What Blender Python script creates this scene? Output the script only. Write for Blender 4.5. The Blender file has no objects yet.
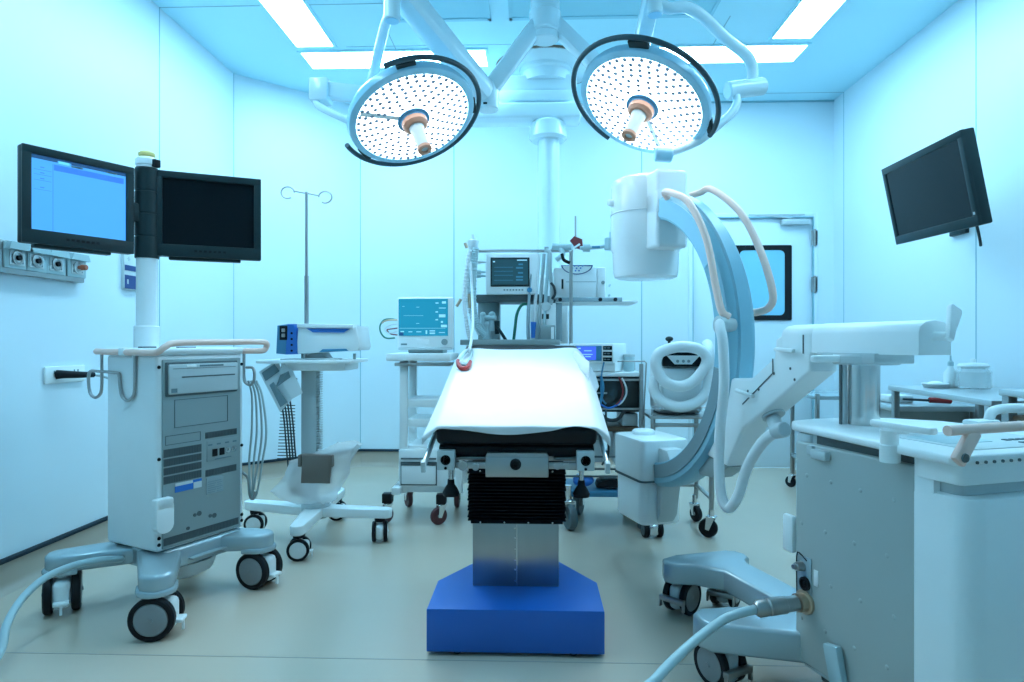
import bpy, bmesh, math, random
from mathutils import Vector, Matrix
random.seed(7)
S = bpy.context.scene
COL = S.collection
PI = math.pi
R = math.radians

# ------------------------------------------------------------------ camera
F_PX, CAM_H, YAW = 640.0, 1.04, math.atan2(22, 640.0)
FWD = Vector((-math.sin(YAW), math.cos(YAW), 0)); RGT = Vector((math.cos(YAW), math.sin(YAW), 0))
cam_d = bpy.data.cameras.new('camera'); cam = bpy.data.objects.new('camera', cam_d); COL.objects.link(cam)
cam.location = (0, 0, CAM_H); cam.rotation_euler = (PI/2, 0, YAW)
cam_d.sensor_width = 36; cam_d.lens = F_PX/1024*36; cam_d.clip_start = .02; cam_d.clip_end = 60
S.camera = cam

def at(px, py, Y):
    """the point of the room at depth Y that the photograph shows at (px, py)"""
    d = FWD + RGT*((px-512)/F_PX) + Vector((0, 0, (341-py)/F_PX))
    d *= Y/d.y
    return Vector((d.x, d.y, CAM_H+d.z))

# ------------------------------------------------------------------ materials
def lin(c):
    return tuple((v/12.92 if v <= .04045 else ((v+.055)/1.055)**2.4) for v in c)
def mat(name, col, rough=.5, metal=0., var=.04, scale=6., bump=0., emit=0., emcol=None, coat=0., alpha=1., trans=0., stretch=None, spec=.5):
    m = bpy.data.materials.new(name); m.use_nodes = True
    nt = m.node_tree; b = nt.nodes['Principled BSDF']
    tc = nt.nodes.new('ShaderNodeTexCoord'); n = nt.nodes.new('ShaderNodeTexNoise')
    n.inputs['Scale'].default_value = scale; n.inputs['Detail'].default_value = 3
    src = tc.outputs['Object']
    if stretch:
        mp = nt.nodes.new('ShaderNodeMapping'); mp.inputs['Scale'].default_value = stretch
        nt.links.new(src, mp.inputs['Vector']); src = mp.outputs['Vector']
    nt.links.new(src, n.inputs['Vector'])
    mx = nt.nodes.new('ShaderNodeMix'); mx.data_type = 'RGBA'
    mx.inputs['A'].default_value = tuple(max(0, c*(1-var)) for c in col)+(1,)
    mx.inputs['B'].default_value = tuple(min(1, c*(1+var)) for c in col)+(1,)
    nt.links.new(n.outputs['Fac'], mx.inputs['Factor']); nt.links.new(mx.outputs['Result'], b.inputs['Base Color'])
    b.inputs['Roughness'].default_value = rough; b.inputs['Metallic'].default_value = metal
    b.inputs['Coat Weight'].default_value = coat; b.inputs['Specular IOR Level'].default_value = spec
    b.inputs['Alpha'].default_value = alpha
    b.inputs['Transmission Weight'].default_value = trans
    if bump:
        bp = nt.nodes.new('ShaderNodeBump'); bp.inputs['Strength'].default_value = bump; bp.inputs['Distance'].default_value = .01
        nt.links.new(n.outputs['Fac'], bp.inputs['Height']); nt.links.new(bp.outputs['Normal'], b.inputs['Normal'])
    if emit:
        b.inputs['Emission Color'].default_value = tuple(emcol or col)+(1,); b.inputs['Emission Strength'].default_value = emit
    return m

M = {}
M['wall']    = mat('wall_paint', (.74, .87, .94), .42, var=.012, scale=1.2)
M['ceiling'] = mat('ceiling_panel', (.54, .88, .99), .5, var=.01, scale=1.5)
M['airgrille'] = mat('air_panel_mesh', (.36, .70, .82), .6, var=.03, scale=8)
M['seam']    = mat('panel_joint', (.28,.52,.60), .6)
M['floor']   = mat('vinyl_floor', (.59, .50, .40), .27, var=.05, scale=2.2, bump=.015)
M['skirt']   = mat('vinyl_skirting', (.44,.37,.30), .4, var=.05, scale=3)
M['black']   = mat('black_rubber', (.012, .014, .017), .5, spec=.15)
M['bumper']  = mat('skirting_cap', (.02, .035, .05), .5, spec=.15)
M['white']   = mat('white_plastic', (.86,.92,.93), .35)
M['whiteg']  = mat('white_gloss_paint', (.84,.90,.92), .22, coat=.3)
M['pale']    = mat('pale_grey_plastic', (.52,.60,.62), .38)
M['grey']    = mat('grey_steel_paint', (.29, .37, .38), .42)
M['greyd']   = mat('dark_grey_slots', (.09,.12,.13), .5)
M['beige']   = mat('cream_handle', (.95, .66, .57), .35)
M['bez']     = mat('charcoal_plastic', (.012, .030, .034), .42, spec=.3)
M['scrblk']  = mat('dark_screen', (.004,.008,.011), .12, spec=.15)
M['steel']   = mat('brushed_steel', (.40,.39,.37), .30, 1., var=.08, scale=20, stretch=(1, 1, .05))
M['steel2']  = mat('satin_steel', (.42, .42, .41), .35, 1.)
M['tabletop']= mat('pale_steel_top', (.66, .70, .71), .32, .85)
M['polish']  = mat('polished_steel', (.66, .66, .64), .20, 1.)
M['panelg']  = mat('grey_panel_paint', (.42, .48, .47), .38)
M['chrome']  = mat('chrome', (.72, .73, .74), .14, 1.)
M['alu']     = mat('aluminium_paint', (.40, .51, .55), .26, .35)
M['blue']    = mat('blue_enamel', (.006, .12, .50), .42, var=.05)
M['bellows'] = mat('bellows_rubber', (.005, .006, .009), .9, spec=.15)
M['mattress']= mat('black_vinyl', (.017, .019, .022), .42, bump=.05, scale=9, spec=.15)
M['drape']   = mat('white_drape', (.80, .83, .85), .8, bump=.05, scale=14)
M['disc']    = mat('grey_wheel_disc', (.26, .28, .29), .4)
M['redwheel']= mat('dark_red_tyre', (.10, .03, .035), .5)
M['greywheel']= mat('slate_tyre', (.10, .15, .17), .5)
M['hose']    = mat('white_hose', (.74, .80, .82), .4)
M['cable']   = mat('pale_blue_cable', (.42, .58, .62), .4)
M['cableg']  = mat('grey_cable', (.36, .45, .47), .45)
M['blackcab']= mat('black_cable', (.02, .03, .035), .5)
M['scrblue'] = mat('lit_blue_screen', (.02, .08, .2), .15, emit=1.0, emcol=(.030, .175, .46))
M['uiblue']  = mat('lit_blue_bar', (.02, .06, .2), .15, emit=1.0, emcol=(.014, .085, .42))
M['uinavy']  = mat('lit_navy_bar', (.01, .03, .08), .15, emit=1.0, emcol=(.005, .03, .09))
M['uitab']   = mat('lit_cyan_tab', (.05, .2, .3), .15, emit=1.0, emcol=(.06, .30, .42))
M['scrteal'] = mat('lit_teal_screen', (.01, .08, .12), .15, emit=.8, emcol=(.005, .14, .24))
M['scrdark'] = mat('lit_slate_screen', (.01, .05, .07), .15, emit=.5, emcol=(.010, .035, .045))
M['scrviolet']= mat('lit_violet_screen', (.02, .04, .2), .15, emit=1., emcol=(.025, .065, .42))
M['uidim']   = mat('lit_dim_text', (.02, .1, .15), .2, emit=.7, emcol=(.012, .085, .15))
M['weld']    = mat('floor_weld', (.36, .33, .28), .4)
M['uitext']  = mat('lit_pale_text', (.2,.4,.5), .2, emit=.7, emcol=(.13, .33, .43))
M['navy']    = mat('navy_print', (.02, .06, .22), .5)
M['royal']   = mat('royal_blue_plastic', (.025, .17, .58), .35)
M['slateblue']= mat('slate_blue_plastic', (.05, .24, .42), .4)
M['red']     = mat('red_plastic', (.38, .02, .02), .4)
M['redb']    = mat('dull_red_grip', (.22,.03,.035), .45)
M['orange']  = mat('orange_brown_plastic', (.45, .12, .06), .45)
M['tan']     = mat('copper_tan_collar', (.62, .30, .20), .4)
M['yellow']  = mat('pale_yellow_cap', (.75, .62, .22), .4)
M['green']   = mat('dark_green_hose', (.02, .22, .16), .4)
M['brass']   = mat('dull_brass', (.55, .42, .30), .35, .6)
M['paper']   = mat('printed_paper', (.62, .70, .72), .7)
M['print']   = mat('grey_print', (.14, .22, .25), .7)
M['glass']   = mat('clear_glass', (.85, .96, 1.0), .08, alpha=.28)
M['frost']   = mat('frosted_door_glass', (.24, .60, .80), .22, var=.2, scale=.8)
M['poly']    = mat('clear_polythene', (.97, .99, 1.0), .3, alpha=.40, bump=.25, scale=16)
M['steelbag']= mat('grey_pedal', (.17,.145,.125), .5)
M['light']   = mat('ceiling_light_diffuser', (1, 1, 1), .5, var=0, emit=10.0, emcol=(.43, .785, 1.0))
M['ledface'] = mat('surgical_light_face', (.9, .95, 1), .3, var=0, emit=2.6, emcol=(.86, .97, 1.0))
M['lens']    = mat('led_lens', (.32, .40, .52), .2)
M['lamp']    = mat('lamp_housing', (.34, .66, .84), .3, coat=.2)
M['armw']    = mat('lamp_arm_enamel', (.72, .88, .94), .25, coat=.3)
M['ringd']   = mat('dark_handle_ring', (.02, .06, .08), .4)
M['wood']    = mat('brown_trim', (.16, .10, .06), .5)
M['cgrip']   = mat('c_rim_blue_grey', (.24, .50, .62), .32)
M['track']   = mat('c_track_grey', (.24, .34, .38), .35, .3)
M['smoked']  = mat('smoked_panel', (.02, .03, .03), .15)

# ------------------------------------------------------------------ mesh builder
def catmull(pts, k=6, closed=False):
    P = [Vector(p) for p in pts]; n = len(P)
    if n < 3 and not closed: return P
    out = []
    rng = n if closed else n-1
    for i in range(rng):
        if closed: a, b, c, d = P[i-1], P[i], P[(i+1) % n], P[(i+2) % n]
        else:
            a = P[i-1] if i else 2*P[0]-P[1]; b, c = P[i], P[i+1]; d = P[i+2] if i+2 < n else 2*P[-1]-P[-2]
        for j in range(k):
            t = j/k
            out.append(.5*((2*b)+(c-a)*t+(2*a-5*b+4*c-d)*t*t+(3*b-a-3*c+d)*t**3))
    if not closed: out.append(P[-1])
    return out

def basis(n, hint=None):
    """a rotation whose local z is n"""
    n = Vector(n).normalized(); h = Vector(hint) if hint else (Vector((0, 0, 1)) if abs(n.z) < .9 else Vector((1, 0, 0)))
    x = h.cross(n).normalized(); y = n.cross(x)
    return Matrix((x, y, n)).transposed().to_4x4()
def TR(loc, rot=None):
    m = Matrix.Translation(Vector(loc))
    return m @ rot if rot is not None else m
def RZ(deg): return Matrix.Rotation(R(deg), 4, 'Z')
def RX(deg): return Matrix.Rotation(R(deg), 4, 'X')
def RY(deg): return Matrix.Rotation(R(deg), 4, 'Y')

class MB:
    def __init__(s): s.bm = bmesh.new()
    def _merge(s, b, m=None):
        if m is not None: b.transform(m)
        me = bpy.data.meshes.new('tmp'); b.to_mesh(me); b.free(); s.bm.from_mesh(me); bpy.data.meshes.remove(me)
        return s
    def box(s, x0, x1, y0, y1, z0, z1, b=0., seg=2, m=None):
        x0, x1 = min(x0, x1), max(x0, x1); y0, y1 = min(y0, y1), max(y0, y1); z0, z1 = min(z0, z1), max(z0, z1)
        t = bmesh.new()
        bmesh.ops.create_cube(t, size=1)
        for v in t.verts: v.co = Vector(((x0+x1)/2+v.co.x*(x1-x0), (y0+y1)/2+v.co.y*(y1-y0), (z0+z1)/2+v.co.z*(z1-z0)))
        b = min(b, .45*min(x1-x0, y1-y0, z1-z0))
        if b > 0: bmesh.ops.bevel(t, geom=t.edges[:], offset=b, segments=seg, affect='EDGES', profile=.5)
        return s._merge(t, m)
    def boxc(s, c, size, b=0., m=None, seg=2):
        x, y, z = size; mm = TR(c) if m is None else TR(c, m)
        return s.box(-x/2, x/2, -y/2, y/2, -z/2, z/2, b, seg, mm)
    def bar(s, p0, p1, w, h, b=0., up=(0, 0, 1)):
        p0, p1 = Vector(p0), Vector(p1); d = p1-p0; L = d.length; d.normalize()
        u = Vector(up)
        if abs(d.dot(u)) > .98: u = Vector((0, 1, 0))
        x = d.cross(u).normalized(); z = x.cross(d)
        mm = Matrix((x, d, z)).transposed().to_4x4()
        return s.box(-w/2, w/2, 0, L, -h/2, h/2, b, 2, TR(p0, mm))
    def prism(s, poly, z0, z1, b=0., m=None, seg=2):
        """polygon in local x, y pulled from z0 to z1"""
        t = bmesh.new()
        lo = [t.verts.new((p[0], p[1], z0)) for p in poly]; hi = [t.verts.new((p[0], p[1], z1)) for p in poly]
        n = len(poly)
        t.faces.new(lo[::-1]); t.faces.new(hi)
        for i in range(n): t.faces.new((lo[i], lo[(i+1) % n], hi[(i+1) % n], hi[i]))
        bmesh.ops.recalc_face_normals(t, faces=t.faces[:])
        if b > 0:
            ed = [e for e in t.edges if abs(e.verts[0].co.z-e.verts[1].co.z) < 1e-6]
            bmesh.ops.bevel(t, geom=ed, offset=b, segments=seg, affect='EDGES', profile=.5)
        return s._merge(t, m)
    def lathe(s, prof, n=28, m=None):
        t = bmesh.new(); rings = []
        for r, z in prof:
            if r < 1e-6: rings.append([t.verts.new((0, 0, z))])
            else: rings.append([t.verts.new((r*math.cos(2*PI*i/n), r*math.sin(2*PI*i/n), z)) for i in range(n)])
        for a, b in zip(rings, rings[1:]):
            for i in range(n):
                j = (i+1) % n
                if len(a) == 1 and len(b) == 1: continue
                if len(a) == 1: t.faces.new((a[0], b[i], b[j]))
                elif len(b) == 1: t.faces.new((a[i], a[j], b[0]))
                else: t.faces.new((a[i], a[j], b[j], b[i]))
        for r in (rings[0], rings[-1]):
            if len(r) > 1: t.faces.new(r)
        bmesh.ops.recalc_face_normals(t, faces=t.faces[:])
        return s._merge(t, m)
    def cyl(s, p0, p1, r0, r1=None, n=24, b=0.):
        p0, p1 = Vector(p0), Vector(p1); r1 = r0 if r1 is None else r1; L = (p1-p0).length
        if b > 0: pr = [(r0-b, 0), (r0, b), (r1, L-b), (r1-b, L)]
        else: pr = [(r0, 0), (r1, L)]
        return s.lathe(pr, n, TR(p0, basis(p1-p0)))
    def tube(s, pts, r, n=10, k=6, closed=False, ridge=0.):
        P = catmull(pts, k, closed) if k > 1 else [Vector(p) for p in pts]
        t = bmesh.new(); N = len(P); rings = []
        d0 = (P[1]-P[0]).normalized(); u = d0.orthogonal().normalized()
        for i in range(N):
            if closed: d = (P[(i+1) % N]-P[i-1])
            else: d = (P[min(i+1, N-1)]-P[max(i-1, 0)])
            if d.length < 1e-9: d = d0
            d.normalize(); u = (u-d*u.dot(d))
            u = u.normalized() if u.length > 1e-6 else d.orthogonal().normalized()
            v = d.cross(u)
            rr = r(i/(N-1)) if callable(r) else r
            if ridge: rr += ridge*(1 if i % 2 else -1)
            rings.append([t.verts.new(P[i]+u*math.cos(2*PI*j/n)*rr+v*math.sin(2*PI*j/n)*rr) for j in range(n)])
        for i in range(N if closed else N-1):
            a, b = rings[i], rings[(i+1) % N]
            off = 0
            if closed and i == N-1:
                off = min(range(n), key=lambda o: (b[o].co-a[0].co).length)
            for j in range(n): t.faces.new((a[j], a[(j+1) % n], b[(j+1+off) % n], b[(j+off) % n]))
        if not closed: t.faces.new(rings[0][::-1]); t.faces.new(rings[-1])
        bmesh.ops.recalc_face_normals(t, faces=t.faces[:])
        return s._merge(t)
    def sphere(s, c, r, sc=(1, 1, 1), m=None, n=20):
        t = bmesh.new(); bmesh.ops.create_uvsphere(t, u_segments=n, v_segments=max(8, n//2), radius=r)
        mm = TR(c, Matrix.Diagonal((*sc, 1)) if m is None else m @ Matrix.Diagonal((*sc, 1)))
        return s._merge(t, mm)
    def grid(s, pts):
        """a sheet over rows of points"""
        t = bmesh.new(); V = [[t.verts.new(p) for p in row] for row in pts]
        for i in range(len(V)-1):
            for j in range(len(V[0])-1): t.faces.new((V[i][j], V[i][j+1], V[i+1][j+1], V[i+1][j]))
        bmesh.ops.recalc_face_normals(t, faces=t.faces[:])
        return s._merge(t)
    def arc(s, sec, c, ax, ay, aw, a0, a1, n=48):
        """section [(radius, width)] swept round c in the plane ax, ay"""
        c, ax, ay, aw = Vector(c), Vector(ax), Vector(ay), Vector(aw); t = bmesh.new(); rings = []
        for i in range(n+1):
            a = a0+(a1-a0)*i/n; e = ax*math.cos(a)+ay*math.sin(a)
            rings.append([t.verts.new(c+e*r+aw*w) for r, w in sec])
        k = len(sec)
        for a, b in zip(rings, rings[1:]):
            for j in range(k): t.faces.new((a[j], a[(j+1) % k], b[(j+1) % k], b[j]))
        t.faces.new(rings[0][::-1]); t.faces.new(rings[-1])
        bmesh.ops.recalc_face_normals(t, faces=t.faces[:])
        return s._merge(t)
    def build(s, name, m, parent=None, solid=0., sub=0, ang=38, world=False, label=None):
        if world and parent is not None:
            r = parent
            while r.parent: r = r.parent
            s.bm.transform(r.matrix_basis.inverted())
        me = bpy.data.meshes.new(name); s.bm.to_mesh(me); s.bm.free()
        me.materials.append(M[m] if isinstance(m, str) else m)
        me.polygons.foreach_set('use_smooth', [True]*len(me.polygons)); me.set_sharp_from_angle(angle=R(ang))
        o = bpy.data.objects.new(name, me); COL.objects.link(o)
        if parent is not None: o.parent = parent
        if solid:
            d = o.modifiers.new('solid', 'SOLIDIFY'); d.thickness = solid; d.offset = 0
        if sub:
            d = o.modifiers.new('sub', 'SUBSURF'); d.levels = sub; d.render_levels = sub
        if label: o['label'] = label
        return o

def tag(o, label, cat, group=None):
    o['label'] = label; o['category'] = cat
    if group: o['group'] = group
    return o
def thing(name, label, cat, loc, rz=0., group=None):
    o = bpy.data.objects.new(name, None); COL.objects.link(o); o.empty_display_size = .05
    o.location = loc; o.rotation_euler = (0, 0, R(rz))
    o.matrix_basis = Matrix.Translation(Vector(loc)) @ Matrix.Rotation(R(rz), 4, 'Z')
    return tag(o, label, cat, group)
def struct(o): o['kind'] = 'structure'; return o
def rrect(x0, x1, y0, y1, r, n=5):
    out = []
    for cx, cy, a in ((x1-r, y1-r, 0), (x0+r, y1-r, 90), (x0+r, y0+r, 180), (x1-r, y0+r, 270)):
        for i in range(n+1):
            t = R(a+90*i/n); out.append((cx+r*math.cos(t), cy+r*math.sin(t)))
    return out

def twin_caster(parent, x, y, ztop, rad, w, deg, disc='disc', hous='pale', swivel=.0, brake=False, mw=None):
    """two covered wheels either side of a housing; deg turns the axle"""
    m = TR((x, y, 0), RZ(deg)); ax = 1
    b = MB().lathe([(0, rad*1.1), (w*.26, rad*1.1), (w*.26, ztop+.004), (0, ztop+.004)], 16, TR((x, y, 0)))
    b.box(-w*.36, w*.36, -rad*.92, rad*.55, rad*.35, rad*1.75, rad*.3, 3, m)
    if brake: b.box(-w*.30, w*.30, -rad*1.22, -rad*.8, rad*.62, rad*.80, rad*.06, 2, m).box(-w*.05, w*.05, -rad*1.2, -rad*1.1, rad*.2, rad*.64, 0, 1, m)
    c = b.build('caster', hous, parent)
    for sg in (-1, 1):
        mm = m @ TR((sg*w*.34, 0, rad), RY(90*sg))
        MB().lathe([(rad*.70, 0), (rad*.93, 0), (rad, rad*.07), (rad, w*.28), (rad*.93, w*.34), (rad*.76, w*.34), (rad*.76, w*.2), (rad*.70, w*.2)], 32, mm).build('tyre', 'black', c)
        MB().lathe([(0, 0), (rad*.76, 0), (rad*.76, w*.30), (rad*.71, w*.35), (rad*.12, w*.38), (rad*.1, w*.42), (0, w*.42)], 32, mm).build('wheel_disc', disc, c)
    return c
def fork_caster(parent, x, y, ztop, rad, w, deg, tyre='black', fork='chrome', trail=.35):
    """one wheel in a bent steel fork"""
    m = TR((x, y, 0), RZ(deg)); o = rad*trail
    b = MB().cyl((x, y, rad*2.25), (x, y, ztop), rad*.28, n=14)
    b.box(-w*.75, w*.75, -rad*.5, rad*.5, rad*2.12, rad*2.3, rad*.05, 1, m)
    for sg in (-1, 1):
        b.prism([(-rad*.45, rad*2.25), (rad*.45, rad*2.25), (o+rad*.22, rad*.9), (o-rad*.18, rad*.8)], sg*w*.68, sg*w*.78, 0, m @ Matrix(((0, 0, 1, 0), (1, 0, 0, 0), (0, 1, 0, 0), (0, 0, 0, 1))))
    c = b.build('caster', fork, parent)
    mm = m @ TR((0, o, rad), RY(90))
    MB().lathe([(rad*.68, -w*.42), (rad*.9, -w*.5), (rad, -w*.25), (rad, w*.25), (rad*.9, w*.5), (rad*.68, w*.42)], 26, mm).build('tyre', tyre, c)
    MB().lathe([(0, -w*.6), (rad*.2, -w*.6), (rad*.24, -w*.36), (rad*.7, -w*.4), (rad*.7, w*.4), (rad*.24, w*.36), (rad*.2, w*.6), (0, w*.6)], 22, mm).build('wheel_disc', 'disc', c)
    return c
# ================================================================== the room
XL, XR, YB, YR, H = -2.2, 2.44, 5.3, -1.8, 3.0
CH = [(-2.2, 4.62), (-1.45, 5.3)]                    # the chamfered corner, back left
T = .1
outline = [(XL, YR), (XR, YR), (XR, YB), CH[1], CH[0]]
struct(MB().prism(outline, -.08, 0).build('floor', 'floor'))
c = MB().prism(outline, H, H+.08).build('ceiling', 'ceiling'); struct(c)
def wall_poly(name, poly, z0=0, z1=H): return struct(MB().prism(poly, z0, z1).build(name, 'wall'))
wall_poly('wall_left', [(XL, YR), (XL, CH[0][1]), (XL-T, CH[0][1]+.04), (XL-T, YR)])
wall_poly('wall_back_left', [CH[0], CH[1], (CH[1][0]-.03, CH[1][1]+T), (CH[0][0]-T, CH[0][1]+.04)])
DX0, DX1, DZ = 1.30, 2.275, 2.05                     # the door opening
b = MB().prism([CH[1], (DX0, YB), (DX0, YB+T), (CH[1][0]-.03, YB+T)], 0, H)
b.prism([(DX1, YB), (XR, YB), (XR, YB+T), (DX1, YB+T)], 0, H); b.box(DX0, DX1, YB, YB+T, DZ, H)
struct(b.build('wall_back', 'wall'))
wall_poly('wall_right', [(XR, YR), (XR+T, YR), (XR+T, YB+T), (XR, YB+T)])
wall_poly('wall_rear', [(XL-T, YR-T), (XR+T, YR-T), (XR+T, YR), (XL-T, YR)])
# coved vinyl skirting with its dark cap strip
def skirting(name, a, b):
    a, b = Vector((*a, 0)), Vector((*b, 0)); d = (b-a).normalized(); n = Vector((d.y, -d.x, 0))
    L = (b-a).length; prof = [(0, 0), (.045, 0), (.030, .006), (.016, .018), (.008, .036), (.005, .12), (0, .12)]
    mm = Matrix(((n.x, 0, d.x, a.x), (n.y, 0, d.y, a.y), (0, 1, 0, 0), (0, 0, 0, 1)))
    o = struct(MB().prism(prof, 0, L, 0, mm).build('baseboard_'+name, 'skirt'))
    MB().prism([(0, .12), (.014, .12), (.014, .133), (.009, .139), (0, .139)], 0, L, 0, mm).build('cap_strip', 'bumper', o)
skirting('left', (XL, YR), CH[0]); skirting('back_left', CH[0], CH[1]); skirting('back', CH[1], (DX0-.06, YB))
skirting('back_right', (DX1+.06, YB), (XR, YB)); skirting('right', (XR, YB), (XR, YR))
# joints between the wall panels and the ceiling panels
k = 0
def joint(*boxes):
    global k
    k += 1; b = MB()
    for q in boxes: b.box(*q)
    struct(b.build('trim_%d' % k, 'seam'))
e = .0018
for y in (3.687, 1.9): joint((XL, XL+e, y-.003, y+.003, .14, H))
joint((XL, XL+e, CH[0][1]-.006, CH[0][1], .14, H))
for x in (-.665, .885): joint((x-.004, x+.004, YB-e, YB, .14, H))
joint((CH[1][0]-.002, CH[1][0]+.005, YB-e, YB, .14, H))
for y in (5.13, 3.62, 2.3): joint((XR-e, XR, y-.003, y+.003, .14, H))
joint((.55, XR, 5.125, 5.131, H-e, H)); joint((XL, -.72, 3.684, 3.690, H-e, H)); joint((-.93, -.924, 3.95, 4.27, H-e, H))
joint((-1.25, -.15, 4.22, 4.226, H-e, H)); joint((1.18, 1.186, 3.9, 4.27, H-e, H)); joint((.55, XR, YB-.012, YB-.002, H-.012, H))
# floor weld
k += 1; struct(MB().box(XL, XR, 2.075, 2.080, 0, .0006).build('trim_%d' % k, 'weld'))

# ceiling air-supply panels (darker mesh fields between white ribs)
for nm, x0, x1, lab in (('a', -.86, -.26, 'grey-blue mesh air panel in the ceiling above the left surgical light'),
                        ('b', -.15, .03, 'narrow grey-blue mesh air panel beside the central ceiling mount'),
                        ('c', .12, 1.07, 'wide grey-blue mesh air panel in the ceiling above the right surgical light')):
    t = thing('air_supply_panel', lab, 'air vent', ((x0+x1)/2, 3.2, H), 0, 'ceiling air supply panels')
    w = (x1-x0)/2; d0, d1 = -.9, .69
    f = MB()
    f.box(-w, w, d0, d0+.03, -.012, 0); f.box(-w, w, d1-.03, d1, -.012, 0); f.box(-w, -w+.02, d0, d1, -.012, 0); f.box(w-.02, w, d0, d1, -.012, 0)
    f.build('frame', 'airgrille', t)
    MB().box(-w+.02, w-.02, d0+.03, d1-.03, -.006, 0).build('mesh_panel', 'airgrille', t)

# ceiling lights
def ceiling_light(cx, cy, lx, ly, label):
    t = thing('ceiling_light', label, 'ceiling light', (cx, cy, H), 0, 'recessed ceiling light panels')
    f = MB(); g = .02
    f.box(-lx/2-g, lx/2+g, -ly/2-g, -ly/2, -.010, 0); f.box(-lx/2-g, lx/2+g, ly/2, ly/2+g, -.010, 0)
    f.box(-lx/2-g, -lx/2, -ly/2, ly/2, -.010, 0); f.box(lx/2, lx/2+g, -ly/2, ly/2, -.010, 0)
    f.build('frame', 'ceiling', t)
    MB().box(-lx/2, lx/2, -ly/2, ly/2, -.007, 0).build('diffuser', 'light', t)
    return t
ceiling_light(-.955, 4.41, 1.25, .25, 'glowing ceiling panel running crosswise above the left surgical light')
ceiling_light(1.18, 4.41, 1.25, .25, 'glowing ceiling panel running crosswise above the right surgical light')
ceiling_light(-1.45, 3.57, .245, 1.25, 'glowing lengthwise ceiling panel on the left, the one nearer the back wall')
ceiling_light(1.66, 3.56, .245, 1.25, 'glowing lengthwise ceiling panel on the right, the one nearer the back wall')
ceiling_light(-1.45, 1.9, .245, 1.25, 'added unseen lengthwise ceiling light panel on the left, nearer the camera')  # added out of view to light the room evenly
ceiling_light(1.66, 1.9, .245, 1.25, 'added unseen lengthwise ceiling light panel on the right, nearer the camera')  # also out of view, added for the room's even light


# the door, back right
d = struct(MB().box(DX0+.004, DX1-.004, YB+.015, YB+.06, .006, DZ-.004, .002).build('door_1', 'wall'))
f = MB(); g = .035
f.box(DX0-g, DX0, YB-.012, YB+.02, 0, DZ+g, .003); f.box(DX1, DX1+g, YB-.012, YB+.02, 0, DZ+g, .003); f.box(DX0, DX1, YB-.012, YB+.02, DZ, DZ+g, .003)
struct(f.build('trim_30', 'wall'))
g = MB()
g.box(DX0-.002, DX0+.004, YB-.014, YB+.012, 0, DZ, 0); g.box(DX1-.004, DX1+.002, YB-.014, YB+.012, 0, DZ, 0); g.box(DX0, DX1, YB-.014, YB+.012, DZ-.004, DZ+.003, 0)
struct(g.build('trim_31', 'seam'))
wx0, wx1, wz0, wz1 = at(733, 0, YB).x, at(792, 0, YB).x, at(0, 321, YB).z, at(0, 249, YB).z
fr = MB()
outer = rrect(wx0, wx1, wz0, wz1, .012); inner = rrect(wx0+.055, wx1-.055, wz0+.04, wz1-.04, .04)
t = bmesh.new(); n_ = len(outer); mmx = Matrix(((1, 0, 0, 0), (0, 0, 1, 0), (0, 1, 0, 0), (0, 0, 0, 1)))
rings = [[t.verts.new((p[0], y, p[1])) for p in pl] for pl, y in ((outer, YB+.016), (outer, YB+.002), (inner, YB+.004), (inner, YB+.016))]
for a_, b_ in zip(rings, rings[1:]):
    for i in range(n_): t.faces.new((a_[i], a_[(i+1) % n_], b_[(i+1) % n_], b_[i]))
bmesh.ops.recalc_face_normals(t, faces=t.faces[:]); fr._merge(t)
fr.build('window_frame', 'black', d)
MB().prism(inner, -.0, .004, 0, TR((0, YB+.009, 0), mmx)).build('pane', 'frost', d)
MB().box(2.01, 2.24, YB-.045, YB+.015, 1.985, 2.03, .008).box(1.75, 2.2, YB-.02, YB-.008, 2.062, 2.074).bar((2.1, YB-.03, 2.035), (1.86, YB-.012, 2.066), .018, .008).build('closer', 'pale', d)
for z in (1.88, 1.50, .25): MB().cyl((DX1+.006, YB-.014, z-.07), (DX1+.006, YB-.014, z+.07), .010).box(DX1-.02, DX1+.03, YB-.012, YB-.008, z-.06, z+.06).build('hinge', 'steel2', d)
# ================================================================== left wall fittings
def wl(px, py):                                        # a point of the left wall
    d = FWD + RGT*((px-512)/F_PX) + Vector((0, 0, (341-py)/F_PX)); d *= XL/d.x
    return Vector((XL, d.y, CAM_H+d.z))
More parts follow.
